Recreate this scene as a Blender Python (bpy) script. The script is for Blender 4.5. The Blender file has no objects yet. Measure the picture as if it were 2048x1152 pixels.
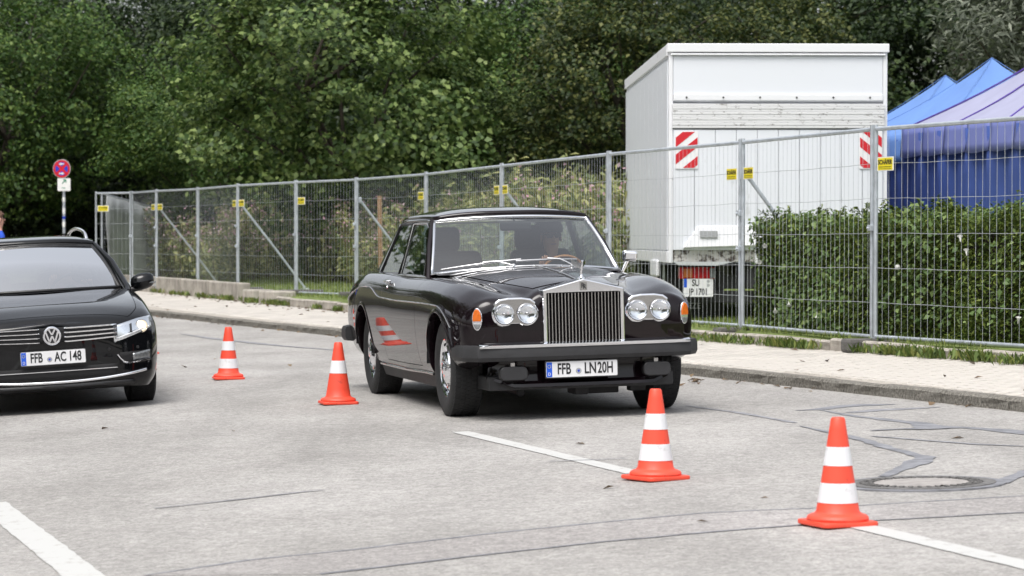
import bpy, bmesh, math, random
import numpy as np
from mathutils import Vector, Matrix, Euler

R = math.radians
scene = bpy.context.scene
COL = scene.collection
rnd = random.Random(7)
rng = np.random.default_rng(11)

# ------------------------------------------------------------------ camera
F_PX = 5600.0                     # focal length in pixels of a 2048 px wide frame
CAM_H = 1.25
HORIZON = 485.0
PITCH = math.atan((576 - HORIZON) / F_PX)
cam_d = bpy.data.cameras.new("camera")
cam = bpy.data.objects.new("camera", cam_d)
COL.objects.link(cam)
cam.location = (0, 0, CAM_H)
cam.rotation_euler = (R(90) - PITCH, 0, 0)
cam_d.sensor_width = 36
cam_d.lens = 36 * F_PX / 2048
cam_d.clip_start = 0.5
cam_d.clip_end = 2000
cam_d.dof.use_dof = True
cam_d.dof.focus_distance = 20.2
cam_d.dof.aperture_fstop = 5.6
scene.camera = cam

# ------------------------------------------------------------------ sky, sun, exposure
SUN_EL, SUN_AZ = 62.0, 205.0      # azimuth clockwise from +Y
world = bpy.data.worlds.new("World")
scene.world = world
world.use_nodes = True
wn = world.node_tree.nodes; wl = world.node_tree.links
wn.clear()
w_out = wn.new("ShaderNodeOutputWorld"); w_bg = wn.new("ShaderNodeBackground")
w_sky = wn.new("ShaderNodeTexSky"); w_sky.sky_type = 'NISHITA'; w_sky.sun_disc = False
w_sky.sun_elevation = R(SUN_EL); w_sky.sun_rotation = R(SUN_AZ)
w_sky.air_density = 1.0; w_sky.dust_density = 4.0; w_sky.ozone_density = 1.0
w_hsv = wn.new("ShaderNodeHueSaturation"); w_hsv.inputs["Saturation"].default_value = 0.28
w_bg.inputs["Strength"].default_value = 0.15
wl.new(w_sky.outputs[0], w_hsv.inputs["Color"])
wl.new(w_hsv.outputs[0], w_bg.inputs["Color"])
wl.new(w_bg.outputs[0], w_out.inputs["Surface"])
sun_d = bpy.data.lights.new("sun", 'SUN')
sun_d.energy = 1.3; sun_d.angle = R(35); sun_d.color = (1.0, 0.97, 0.93)
sun = bpy.data.objects.new("sun", sun_d)
COL.objects.link(sun)
_az, _el = R(SUN_AZ), R(SUN_EL)
_dir = Vector((math.sin(_az) * math.cos(_el), math.cos(_az) * math.cos(_el), math.sin(_el)))
sun.rotation_euler = _dir.to_track_quat('Z', 'Y').to_euler()
scene.view_settings.view_transform = 'Standard'
scene.view_settings.look = 'None'
scene.view_settings.gamma = 1.0
scene.view_settings.use_curve_mapping = False
scene.view_settings.exposure = 0.75
scene.cycles.max_bounces = 8
scene.cycles.transparent_max_bounces = 16

# ------------------------------------------------------------------ materials
def new_mat(name):
    m = bpy.data.materials.new(name); m.use_nodes = True
    return m, m.node_tree.nodes, m.node_tree.links, m.node_tree.nodes["Principled BSDF"]

def mat(name, col, rough=0.5, metal=0.0, spec=0.5, var=0.0, scale=8.0, bump=0.0, bscale=60.0, coat=0.0, emit=None):
    """Principled surface with a little procedural variation of colour and relief."""
    m, n, l, b = new_mat(name)
    b.inputs["Base Color"].default_value = (*col, 1)
    b.inputs["Roughness"].default_value = rough
    b.inputs["Metallic"].default_value = metal
    b.inputs["Specular IOR Level"].default_value = spec
    b.inputs["Coat Weight"].default_value = coat
    b.inputs["Coat Roughness"].default_value = 0.015
    b.inputs["Coat IOR"].default_value = 1.42
    tc = n.new("ShaderNodeTexCoord")
    if var > 0:
        t = n.new("ShaderNodeTexNoise"); t.inputs["Scale"].default_value = scale; t.inputs["Detail"].default_value = 6
        cr = n.new("ShaderNodeValToRGB")
        cr.color_ramp.elements[0].position = 0.3; cr.color_ramp.elements[1].position = 0.7
        cr.color_ramp.elements[0].color = (*[max(0, c * (1 - var)) for c in col], 1)
        cr.color_ramp.elements[1].color = (*[min(1, c * (1 + var)) for c in col], 1)
        l.new(tc.outputs["Object"], t.inputs["Vector"]); l.new(t.outputs["Fac"], cr.inputs["Fac"])
        l.new(cr.outputs["Color"], b.inputs["Base Color"])
    if bump > 0:
        t2 = n.new("ShaderNodeTexNoise"); t2.inputs["Scale"].default_value = bscale; t2.inputs["Detail"].default_value = 5
        bp = n.new("ShaderNodeBump"); bp.inputs["Strength"].default_value = bump; bp.inputs["Distance"].default_value = 0.01
        l.new(tc.outputs["Object"], t2.inputs["Vector"]); l.new(t2.outputs["Fac"], bp.inputs["Height"])
        l.new(bp.outputs["Normal"], b.inputs["Normal"])
    if emit:
        b.inputs["Emission Color"].default_value = (*emit[0], 1); b.inputs["Emission Strength"].default_value = emit[1]
    return m

def glass_mat(name, tint=(0.8, 0.86, 0.84), rough=0.0, boost=1.0):
    m = bpy.data.materials.new(name); m.use_nodes = True
    n, l = m.node_tree.nodes, m.node_tree.links
    n.clear()
    o = n.new("ShaderNodeOutputMaterial"); mx = n.new("ShaderNodeMixShader")
    tr = n.new("ShaderNodeBsdfTransparent"); gl = n.new("ShaderNodeBsdfGlossy"); fr = n.new("ShaderNodeFresnel")
    ma = n.new("ShaderNodeMath"); ma.operation = 'MULTIPLY'; ma.inputs[1].default_value = boost; ma.use_clamp = True
    ge = n.new("ShaderNodeNewGeometry"); io = n.new("ShaderNodeMix"); io.data_type = 'FLOAT'
    io.inputs["A"].default_value = 1.52; io.inputs["B"].default_value = 1 / 1.52      # same reflection from either side of the pane
    l.new(ge.outputs["Backfacing"], io.inputs["Factor"]); l.new(io.outputs["Result"], fr.inputs["IOR"])
    tr.inputs["Color"].default_value = (*tint, 1)
    gl.inputs["Roughness"].default_value = rough; gl.inputs["Color"].default_value = (1, 1, 1, 1)
    l.new(fr.outputs[0], ma.inputs[0]); l.new(ma.outputs[0], mx.inputs[0])
    l.new(tr.outputs[0], mx.inputs[1]); l.new(gl.outputs[0], mx.inputs[2]); l.new(mx.outputs[0], o.inputs["Surface"])
    return m

def leaf_mat(name, c0, c1, c2, trans=0.3, rough=0.55):
    """Leaves: colour varies from leaf to leaf; some light passes through."""
    m = bpy.data.materials.new(name); m.use_nodes = True
    n, l = m.node_tree.nodes, m.node_tree.links
    b = n["Principled BSDF"]; o = n["Material Output"]
    g = n.new("ShaderNodeNewGeometry"); cr = n.new("ShaderNodeValToRGB")
    cr.color_ramp.elements[0].color = (*c0, 1); cr.color_ramp.elements[1].color = (*c2, 1)
    e = cr.color_ramp.elements.new(0.55); e.color = (*c1, 1)
    l.new(g.outputs["Random Per Island"], cr.inputs["Fac"])
    b.inputs["Roughness"].default_value = rough; b.inputs["Specular IOR Level"].default_value = 0.35
    l.new(cr.outputs["Color"], b.inputs["Base Color"])
    t = n.new("ShaderNodeBsdfTranslucent"); mx = n.new("ShaderNodeMixShader"); mx.inputs[0].default_value = trans
    l.new(cr.outputs["Color"], t.inputs["Color"])
    l.new(b.outputs[0], mx.inputs[1]); l.new(t.outputs[0], mx.inputs[2]); l.new(mx.outputs[0], o.inputs["Surface"])
    return m

def asphalt_mat(name, base, tone):
    m, n, l, b = new_mat(name)
    tc = n.new("ShaderNodeTexCoord")
    t1 = n.new("ShaderNodeTexNoise"); t1.inputs["Scale"].default_value = 0.45; t1.inputs["Detail"].default_value = 7; t1.inputs["Roughness"].default_value = 0.6
    t2 = n.new("ShaderNodeTexVoronoi"); t2.inputs["Scale"].default_value = 75
    t3 = n.new("ShaderNodeTexNoise"); t3.inputs["Scale"].default_value = 14; t3.inputs["Detail"].default_value = 8; t3.inputs["Roughness"].default_value = 0.75
    mp = n.new("ShaderNodeMapping"); mp.inputs["Rotation"].default_value = (0, 0, R(-18)); mp.inputs["Scale"].default_value = (0.5, 0.09, 1)
    t4 = n.new("ShaderNodeTexNoise"); t4.inputs["Scale"].default_value = 3; t4.inputs["Detail"].default_value = 5
    for t in (t1, t2, t3): l.new(tc.outputs["Object"], t.inputs["Vector"])
    l.new(tc.outputs["Object"], mp.inputs["Vector"]); l.new(mp.outputs[0], t4.inputs["Vector"])
    c1 = n.new("ShaderNodeValToRGB")
    c1.color_ramp.elements[0].position = 0.32; c1.color_ramp.elements[1].position = 0.68
    c1.color_ramp.elements[0].color = (*[x * 0.86 for x in base], 1); c1.color_ramp.elements[1].color = (*[x * 1.1 for x in tone], 1)
    l.new(t1.outputs["Fac"], c1.inputs["Fac"])
    def mul(src, fac_tex, lo, hi, p0, p1):
        cr = n.new("ShaderNodeValToRGB")
        cr.color_ramp.elements[0].position = p0; cr.color_ramp.elements[1].position = p1
        cr.color_ramp.elements[0].color = (lo, lo, lo, 1); cr.color_ramp.elements[1].color = (hi, hi, hi, 1)
        l.new(fac_tex, cr.inputs["Fac"])
        mx = n.new("ShaderNodeMix"); mx.data_type = 'RGBA'; mx.blend_type = 'MULTIPLY'; mx.inputs["Factor"].default_value = 1
        l.new(src, mx.inputs["A"]); l.new(cr.outputs["Color"], mx.inputs["B"])
        return mx.outputs["Result"]
    s = mul(c1.outputs["Color"], t2.outputs["Color"], 0.78, 1.16, 0.15, 0.85)
    s = mul(s, t3.outputs["Fac"], 0.72, 1.10, 0.30, 0.62)
    s = mul(s, t4.outputs["Fac"], 0.90, 1.05, 0.3, 0.6)
    l.new(s, b.inputs["Base Color"])
    b.inputs["Roughness"].default_value = 0.85; b.inputs["Specular IOR Level"].default_value = 0.25
    bp = n.new("ShaderNodeBump"); bp.inputs["Strength"].default_value = 0.6; bp.inputs["Distance"].default_value = 0.006
    l.new(t2.outputs["Distance"], bp.inputs["Height"]); l.new(bp.outputs["Normal"], b.inputs["Normal"])
    return m

def worn_white_mat(name, col, dirt_amount, scale, streak=(1, 1, 1), dirt=(0.10, 0.095, 0.085), rough=0.45):
    """White paint or lacquer with scuffs and grime of its own."""
    m, n, l, b = new_mat(name)
    tc = n.new("ShaderNodeTexCoord"); mp = n.new("ShaderNodeMapping"); mp.inputs["Scale"].default_value = streak
    t = n.new("ShaderNodeTexNoise"); t.inputs["Scale"].default_value = scale; t.inputs["Detail"].default_value = 9; t.inputs["Roughness"].default_value = 0.72
    l.new(tc.outputs["Object"], mp.inputs["Vector"]); l.new(mp.outputs[0], t.inputs["Vector"])
    cr = n.new("ShaderNodeValToRGB"); e = cr.color_ramp.elements
    e[0].position = 0.28 + dirt_amount * 0.18; e[1].position = e[0].position + 0.09
    e[0].color = (*dirt, 1); e[1].color = (*col, 1)
    l.new(t.outputs["Fac"], cr.inputs["Fac"]); l.new(cr.outputs["Color"], b.inputs["Base Color"])
    b.inputs["Roughness"].default_value = rough
    return m

M = {}
M['asphalt'] = asphalt_mat('asphalt', (0.338, 0.325, 0.308), (0.368, 0.355, 0.340))
M['asphalt_patch'] = asphalt_mat('asphalt_patch', (0.335, 0.318, 0.306), (0.365, 0.347, 0.337))
M['tar'] = mat('tar', (0.20, 0.202, 0.218), 0.6, var=0.3, scale=12, bump=0.3)
M['tar_faded'] = mat('tar_faded', (0.235, 0.235, 0.25), 0.75, var=0.3, scale=9)
M['road_paint'] = worn_white_mat('road_paint', (0.49, 0.49, 0.475), 0.38, 9, dirt=(0.36, 0.34, 0.32), rough=0.7)
M['paver'] = mat('paver', (0.50, 0.47, 0.43), 0.85, var=0.14, scale=3, bump=0.4, bscale=90)
M['joint_sand'] = mat('joint_sand', (0.36, 0.33, 0.29), 0.95, var=0.25, scale=6)
M['granite'] = mat('granite', (0.165, 0.155, 0.135), 0.9, var=0.55, scale=45, bump=1.0, bscale=55)
M['granite_top'] = mat('granite_top', (0.48, 0.45, 0.41), 0.9, var=0.2, scale=40, bump=0.5)
M['concrete'] = mat('concrete', (0.36, 0.33, 0.29), 0.9, var=0.35, scale=5, bump=0.6)
M['concrete_dark'] = mat('concrete_dark', (0.10, 0.095, 0.09), 0.9, var=0.4, scale=6, bump=0.5)
M['soil'] = mat('soil', (0.075, 0.075, 0.035), 0.95, var=0.5, scale=2, bump=0.6)
M['lawn_base'] = mat('lawn_base', (0.13, 0.17, 0.045), 0.95, var=0.35, scale=1.2, bump=0.6)
M['zinc'] = mat('zinc', (0.52, 0.56, 0.60), 0.42, metal=0.55, var=0.18, scale=9)
M['zinc_wire'] = mat('zinc_wire', (0.52, 0.55, 0.58), 0.45, metal=0.35, var=0.12, scale=9)
M['sign_yellow'] = mat('sign_yellow', (0.80, 0.67, 0.02), 0.45, var=0.06)
M['white_plastic'] = mat('white_plastic', (0.80, 0.80, 0.78), 0.4, var=0.05)
M['print_black'] = mat('print_black', (0.015, 0.015, 0.017), 0.5, var=0.1)
M['print_olive'] = mat('print_olive', (0.09, 0.10, 0.01), 0.5, var=0.1)
M['chrome'] = mat('chrome', (0.86, 0.87, 0.90), 0.07, metal=1.0, var=0.03)
M['chrome_soft'] = mat('chrome_soft', (0.50, 0.49, 0.48), 0.2, metal=1.0, var=0.05)
M['chrome_bowl'] = mat('chrome_bowl', (0.90, 0.92, 0.95), 0.06, metal=1.0, var=0.04, scale=50, bump=0.04, bscale=120)
M['chrome_brushed'] = mat('chrome_brushed', (0.55, 0.55, 0.56), 0.35, metal=1.0, var=0.05)
M['coupe_paint'] = mat('coupe_paint', (0.0065, 0.0032, 0.0048), 0.3, spec=0.02, var=0.15, scale=2, coat=1.0)
M['estate_paint'] = mat('estate_paint', (0.0045, 0.005, 0.006), 0.3, spec=0.02, var=0.15, scale=2, coat=1.0)
M['rubber'] = mat('rubber', (0.022, 0.022, 0.024), 0.62, var=0.2, scale=8, bump=0.15)
M['tyre'] = mat('tyre', (0.020, 0.020, 0.021), 0.75, var=0.3, scale=14, bump=0.3)
M['black_plastic'] = mat('black_plastic', (0.012, 0.012, 0.013), 0.4, var=0.2)
M['dark_gap'] = mat('dark_gap', (0.006, 0.006, 0.007), 0.8, var=0.2)
M['black_leather'] = mat('black_leather', (0.030, 0.029, 0.031), 0.5, var=0.2, bump=0.2)
M['cream_trim'] = mat('cream_trim', (0.42, 0.40, 0.37), 0.7, var=0.1)
M['wood'] = mat('wood', (0.36, 0.15, 0.05), 0.35, var=0.3, scale=20)
M['amber'] = mat('amber', (0.62, 0.13, 0.006), 0.2, var=0.15, scale=40, coat=0.6)
M['amber_old'] = mat('amber_old', (0.36, 0.10, 0.015), 0.3, var=0.15, scale=40, coat=0.3)
M['smoke_lens'] = mat('smoke_lens', (0.25, 0.26, 0.265), 0.15, metal=0.5, var=0.3, scale=60, coat=0.6)
M['glass'] = glass_mat('glass', (0.80, 0.86, 0.84), boost=2.5)
M['glass_dark'] = glass_mat('glass_dark', (0.42, 0.50, 0.48), boost=1.0)
M['glass_estate'] = glass_mat('glass_estate', (0.62, 0.68, 0.70), boost=8.5)
M['lens_glass'] = glass_mat('lens_glass', (0.95, 0.96, 0.97), boost=1.6)
M['red_plastic'] = worn_white_mat('red_plastic', (0.80, 0.075, 0.038), 0.22, 7.0, dirt=(0.42, 0.055, 0.035), rough=0.5)
M['red_edge'] = mat('red_edge', (0.60, 0.05, 0.04), 0.5, var=0.1)
M['reflex_white'] = mat('reflex_white', (0.76, 0.76, 0.77), 0.35, var=0.06, scale=10)
M['cone_white'] = worn_white_mat('cone_white', (0.72, 0.725, 0.74), 0.22, 8.0, dirt=(0.48, 0.47, 0.46), rough=0.4)
M['eu_blue'] = mat('eu_blue', (0.012, 0.10, 0.62), 0.4, var=0.05)
M['red_lens'] = mat('red_lens', (0.33, 0.01, 0.014), 0.2, var=0.2, scale=20, coat=0.5)
M['truck_white'] = worn_white_mat('truck_white', (0.70, 0.725, 0.765), 0.14, 3.0, (1, 1, 0.3), dirt=(0.52, 0.53, 0.54))
M['truck_scuffed'] = worn_white_mat('truck_scuffed', (0.66, 0.665, 0.67), 0.36, 13.0, (1, 1, 2.0), dirt=(0.20, 0.19, 0.18))
M['truck_bright'] = worn_white_mat('truck_bright', (0.74, 0.75, 0.77), 0.05, 4.0)
M['truck_rust'] = worn_white_mat('truck_rust', (0.50, 0.49, 0.46), 0.8, 9.0, dirt=(0.06, 0.045, 0.035))
M['seam_grey'] = mat('seam_grey', (0.36, 0.37, 0.38), 0.6, var=0.1)
M['warn_red'] = mat('warn_red', (0.55, 0.015, 0.025), 0.4, var=0.1)
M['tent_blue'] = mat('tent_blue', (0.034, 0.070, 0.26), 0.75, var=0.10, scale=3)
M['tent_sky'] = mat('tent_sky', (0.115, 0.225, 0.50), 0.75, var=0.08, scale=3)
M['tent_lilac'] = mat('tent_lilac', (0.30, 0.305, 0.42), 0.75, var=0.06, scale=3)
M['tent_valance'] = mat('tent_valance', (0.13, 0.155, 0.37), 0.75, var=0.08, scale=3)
M['tent_seam'] = mat('tent_seam', (0.10, 0.06, 0.30), 0.7, var=0.1)
M['bark'] = mat('bark', (0.045, 0.036, 0.027), 0.95, var=0.4, scale=6, bump=0.8, bscale=25)
M['stake_wood'] = mat('stake_wood', (0.28, 0.17, 0.09), 0.85, var=0.3, scale=14)
M['stem_green'] = mat('stem_green', (0.10, 0.09, 0.03), 0.8, var=0.3)
M['tarp_grey'] = mat('tarp_grey', (0.42, 0.44, 0.45), 0.7, var=0.3, scale=1.6, bump=0.4, bscale=6)
M['skin'] = mat('skin', (0.55, 0.30, 0.22), 0.5, var=0.12, scale=12)
M['hair_brown'] = mat('hair_brown', (0.10, 0.05, 0.03), 0.7, var=0.3, scale=30)
M['cloth_blue'] = mat('cloth_blue', (0.012, 0.07, 0.48), 0.8, var=0.15, scale=9)
M['cloth_dark'] = mat('cloth_dark', (0.035, 0.035, 0.042), 0.85, var=0.2, scale=9)
M['cloth_grey'] = mat('cloth_grey', (0.16, 0.15, 0.15), 0.85, var=0.2, scale=9)
M['cloth_pink'] = mat('cloth_pink', (0.42, 0.25, 0.27), 0.85, var=0.2, scale=9)
M['steel_dark'] = mat('steel_dark', (0.035, 0.035, 0.037), 0.6, metal=0.3, var=0.3)
M['cast_iron'] = mat('cast_iron', (0.15, 0.145, 0.14), 0.7, metal=0.2, var=0.35, scale=25, bump=0.6)
M['cover_fill'] = mat('cover_fill', (0.315, 0.295, 0.28), 0.9, var=0.2, scale=12, bump=0.5)
M['led'] = mat('led', (1, 0.9, 0.75), 0.3, emit=((1.0, 0.84, 0.60), 0.9))
M['print_green'] = mat('print_green', (0.02, 0.22, 0.12), 0.5, var=0.1)
M['sign_red'] = mat('sign_red', (0.58, 0.014, 0.03), 0.4, var=0.06)
M['sign_blue'] = mat('sign_blue', (0.015, 0.05, 0.48), 0.4, var=0.06)
M['leaf_lime'] = leaf_mat('leaf_lime', (0.024, 0.052, 0.012), (0.078, 0.132, 0.032), (0.235, 0.305, 0.095), 0.28)
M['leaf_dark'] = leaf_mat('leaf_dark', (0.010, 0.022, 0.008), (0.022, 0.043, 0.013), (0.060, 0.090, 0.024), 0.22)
M['leaf_mid'] = leaf_mat('leaf_mid', (0.028, 0.066, 0.014), (0.062, 0.125, 0.025), (0.145, 0.205, 0.046), 0.28)
M['leaf_gold'] = leaf_mat('leaf_gold', (0.017, 0.034, 0.010), (0.040, 0.064, 0.016), (0.16, 0.17, 0.048), 0.28)
M['leaf_silver'] = leaf_mat('leaf_silver', (0.075, 0.090, 0.065), (0.13, 0.15, 0.11), (0.22, 0.24, 0.18), 0.2)
M['leaf_balsam'] = leaf_mat('leaf_balsam', (0.09, 0.125, 0.045), (0.22, 0.25, 0.095), (0.42, 0.41, 0.17), 0.3)
M['leaf_balsam_dark'] = leaf_mat('leaf_balsam_dark', (0.05, 0.09, 0.04), (0.12, 0.17, 0.07), (0.25, 0.28, 0.13), 0.3)
M['leaf_yew'] = leaf_mat('leaf_yew', (0.032, 0.058, 0.011), (0.082, 0.130, 0.018), (0.19, 0.235, 0.036), 0.15)
M['leaf_bindweed'] = leaf_mat('leaf_bindweed', (0.08, 0.14, 0.045), (0.14, 0.22, 0.07), (0.25, 0.33, 0.11), 0.3)
M['petal_pink'] = leaf_mat('petal_pink', (0.48, 0.25, 0.32), (0.60, 0.40, 0.45), (0.70, 0.55, 0.57), 0.3)
M['petal_white'] = leaf_mat('petal_white', (0.75, 0.75, 0.72), (0.78, 0.78, 0.75), (0.8, 0.8, 0.78), 0.3)
M['grass'] = leaf_mat('grass', (0.10, 0.16, 0.03), (0.17, 0.23, 0.05), (0.27, 0.29, 0.09), 0.3)
M['weed'] = leaf_mat('weed', (0.06, 0.10, 0.022), (0.13, 0.19, 0.04), (0.24, 0.25, 0.07), 0.3)
M['dry_leaf'] = leaf_mat('dry_leaf', (0.10, 0.055, 0.03), (0.20, 0.14, 0.08), (0.06, 0.05, 0.04), 0.1)

# ------------------------------------------------------------------ mesh helpers
def tag(o, label=None, cat=None, group=None, kind=None):
    if label: o["label"] = label
    if cat: o["category"] = cat
    if group: o["group"] = group
    if kind: o["kind"] = kind
    return o

def empty(name, loc=(0, 0, 0), rot=(0, 0, 0), label=None, cat=None, group=None, kind=None):
    o = bpy.data.objects.new(name, None); o.empty_display_size = 0.2
    COL.objects.link(o); o.location = loc; o.rotation_euler = rot
    return tag(o, label, cat, group, kind)

def copy_tree(o, parent=None):
    c = o.copy(); COL.objects.link(c)
    if parent is not None: c.parent = parent
    for ch in list(o.children): copy_tree(ch, c)
    return c

class MB:
    """Collects geometry for one mesh object."""
    def __init__(s): s.v = []; s.f = []; s.m = []; s.mi = 0
    def add(s, vs, fs):
        o = len(s.v); s.v.extend([tuple(p) for p in vs])
        for f in fs: s.f.append(tuple(i + o for i in f)); s.m.append(s.mi)
        return s
    def box(s, c, size, mtx=None):
        x, y, z = (d / 2 for d in size)
        p = [Vector((sx * x, sy * y, sz * z)) for sx in (-1, 1) for sy in (-1, 1) for sz in (-1, 1)]
        if mtx is not None: p = [mtx @ q for q in p]
        p = [q + Vector(c) for q in p]
        return s.add(p, [(0, 1, 3, 2), (4, 6, 7, 5), (0, 4, 5, 1), (2, 3, 7, 6), (0, 2, 6, 4), (1, 5, 7, 3)])
    def hexa(s, bottom, top):
        return s.add(list(bottom) + list(top), [(3, 2, 1, 0), (4, 5, 6, 7), (0, 1, 5, 4), (1, 2, 6, 5), (2, 3, 7, 6), (3, 0, 4, 7)])
    def tube(s, path, r, n=8, caps=True, closed=False):
        P = [Vector(p) for p in path]; k = len(P)
        rs = r if isinstance(r, (list, tuple)) else [r] * k
        vs, fs = [], []
        ref = Vector((0, 0, 1))
        if abs((P[1] - P[0]).normalized().dot(ref)) > 0.95: ref = Vector((0, 1, 0))
        for i in range(k):
            if closed: t = P[(i + 1) % k] - P[i - 1]
            else: t = P[min(i + 1, k - 1)] - P[max(i - 1, 0)]
            t.normalize(); a = t.cross(ref)
            if a.length < 1e-4: a = t.cross(Vector((1, 0, 0)))
            a.normalize(); b = a.cross(t)
            for j in range(n):
                th = 2 * math.pi * (j + 0.5) / n
                vs.append(P[i] + (a * math.cos(th) + b * math.sin(th)) * rs[i])
        for i in range(k if closed else k - 1):
            i2 = (i + 1) % k
            for j in range(n):
                j2 = (j + 1) % n
                fs.append((i * n + j, i2 * n + j, i2 * n + j2, i * n + j2))
        if caps and not closed:
            fs.append(tuple(range(n))[::1]); fs.append(tuple((k - 1) * n + j for j in range(n))[::-1])
        return s.add(vs, fs)
    def lathe(s, prof, mtx=None, n=24, cap=True):
        """prof = [(radius, height)...] about local Z."""
        vs, fs = [], []
        for r, h in prof:
            for j in range(n):
                th = 2 * math.pi * j / n
                vs.append(Vector((r * math.cos(th), r * math.sin(th), h)))
        if mtx is not None: vs = [mtx @ q for q in vs]
        for i in range(len(prof) - 1):
            for j in range(n):
                j2 = (j + 1) % n
                fs.append((i * n + j, i * n + j2, (i + 1) * n + j2, (i + 1) * n + j))
        if cap:
            fs.append(tuple(range(n))[::-1]); fs.append(tuple((len(prof) - 1) * n + j for j in range(n)))
        return s.add(vs, fs)
    def prism(s, poly, depth, mtx=None, front=True):
        """poly in local XY, extruded from z=0 to z=depth."""
        k = len(poly)
        vs = [Vector((x, y, 0)) for x, y in poly] + [Vector((x, y, depth)) for x, y in poly]
        if mtx is not None: vs = [mtx @ q for q in vs]
        fs = [tuple(range(k))[::-1], tuple(range(k, 2 * k))]
        fs += [(i, (i + 1) % k, k + (i + 1) % k, k + i) for i in range(k)]
        return s.add(vs, fs)
    def grid(s, P, flip=False):
        a, b = len(P), len(P[0])
        vs = [p for row in P for p in row]; fs = []
        for i in range(a - 1):
            for j in range(b - 1):
                q = (i * b + j, i * b + j + 1, (i + 1) * b + j + 1, (i + 1) * b + j)
                fs.append(q[::-1] if flip else q)
        return s.add(vs, fs)
    def build(s, name, m, parent=None, smooth=0, bevel=0.0, segs=2, solid=0.0, loc=None, rot=None, recalc=False):
        me = bpy.data.meshes.new(name)
        me.from_pydata(s.v, [], s.f)
        ms = m if isinstance(m, (list, tuple)) else [m]
        for q in ms: me.materials.append(q)
        if len(ms) > 1: me.polygons.foreach_set("material_index", s.m)
        if recalc:
            bm = bmesh.new(); bm.from_mesh(me)
            bmesh.ops.remove_doubles(bm, verts=bm.verts, dist=1e-5)
            bmesh.ops.recalc_face_normals(bm, faces=bm.faces); bm.to_mesh(me); bm.free()
        me.update()
        if smooth:
            me.shade_smooth(); me.set_sharp_from_angle(angle=R(smooth))
        o = bpy.data.objects.new(name, me); COL.objects.link(o)
        if parent is not None: o.parent = parent
        if loc is not None: o.location = loc
        if rot is not None: o.rotation_euler = rot
        if solid:
            md = o.modifiers.new("solid", 'SOLIDIFY'); md.thickness = abs(solid); md.offset = -1 if solid > 0 else 1
        if bevel:
            md = o.modifiers.new("bevel", 'BEVEL'); md.width = bevel; md.segments = segs; md.limit_method = 'ANGLE'; md.angle_limit = R(40)
        return o

def basis(xa, ya, za, o=(0, 0, 0)):
    m = Matrix.Identity(4)
    for i, a in enumerate((xa, ya, za)):
        for j in range(3): m[j][i] = a[j]
    for j in range(3): m[j][3] = o[j]
    return m
def facing_fwd(o): return basis((-1, 0, 0), (0, 0, 1), (0, 1, 0), o)      # print that faces local +Y
def facing_back(o): return basis((1, 0, 0), (0, 0, 1), (0, -1, 0), o)     # print that faces local -Y

def text_mesh(body, size, mtx, name, m, parent, sx=1.0, depth=0.0015, bold=0.0):
    cu = bpy.data.curves.new("lettering", 'FONT'); cu.body = body; cu.size = size
    cu.align_x = 'CENTER'; cu.align_y = 'CENTER'; cu.extrude = depth; cu.offset = bold; cu.resolution_u = 3
    o = bpy.data.objects.new("lettering", cu); COL.objects.link(o)
    dg = bpy.context.evaluated_depsgraph_get(); dg.update()
    me = bpy.data.meshes.new_from_object(o.evaluated_get(dg))
    bpy.data.objects.remove(o)
    me.transform(Matrix.Diagonal((sx, 1, 1, 1))); me.transform(mtx)
    me.materials.clear(); me.materials.append(m); me.name = name
    ob = bpy.data.objects.new(name, me); COL.objects.link(ob); ob.parent = parent
    return ob

def rrect(w, h, r, n=4):
    pts = []
    for cx, cy, a0 in ((w/2-r, h/2-r, 0), (-w/2+r, h/2-r, 90), (-w/2+r, -h/2+r, 180), (w/2-r, -h/2+r, 270)):
        for k in range(n + 1):
            a = R(a0 + 90 * k / n); pts.append((cx + r * math.cos(a), cy + r * math.sin(a)))
    return pts

def arrays_to_object(name, V, Fq, m, parent=None):
    """V (n,3), Fq (k,4): fast mesh from numpy arrays."""
    me = bpy.data.meshes.new(name)
    n, k = len(V), len(Fq); w = Fq.shape[1]
    me.vertices.add(n); me.vertices.foreach_set("co", V.astype(np.float32).ravel())
    me.loops.add(k * w); me.loops.foreach_set("vertex_index", Fq.astype(np.int32).ravel())
    me.polygons.add(k); me.polygons.foreach_set("loop_start", np.arange(0, k * w, w, dtype=np.int32))
    me.materials.append(m); me.update(calc_edges=True); me.validate()
    o = bpy.data.objects.new(name, me); COL.objects.link(o)
    if parent is not None: o.parent = parent
    return o

def leaf_arrays(C, size, aspect=0.6, up=0.4, droop=0.0, seed=0, out=None):
    """Folded leaf blades (two triangles along a midrib) at the points C."""
    g = np.random.default_rng(seed); n = len(C)
    nrm = g.normal(size=(n, 3)); nrm[:, 2] = np.abs(nrm[:, 2]) * (1 + up) + up
    if out is not None: nrm += out * 1.2
    nrm /= np.linalg.norm(nrm, axis=1, keepdims=True)
    t = g.normal(size=(n, 3)); t[:, 2] -= droop
    t -= nrm * (t * nrm).sum(1, keepdims=True); t /= np.linalg.norm(t, axis=1, keepdims=True)
    b = np.cross(nrm, t)
    L = (size * g.uniform(0.6, 1.3, n))[:, None]; W = L * aspect * 0.5
    fold = nrm * L * 0.12
    p0 = C - t * L * 0.5; p2 = C + t * L * 0.5 - fold
    p1 = C + b * W + fold * 0.6 - t * L * 0.08; p3 = C - b * W + fold * 0.6 - t * L * 0.08
    V = np.stack([p0, p1, p2, p3], 1).reshape(-1, 3)
    i = np.arange(n)[:, None] * 4
    return V, np.concatenate([i, i + 1, i + 2, i + 3], 1)

def leaves(name, C, size, m, parent=None, **kw):
    V, Fq = leaf_arrays(C, size, **kw)
    return arrays_to_object(name, V, Fq, m, parent)

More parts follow.
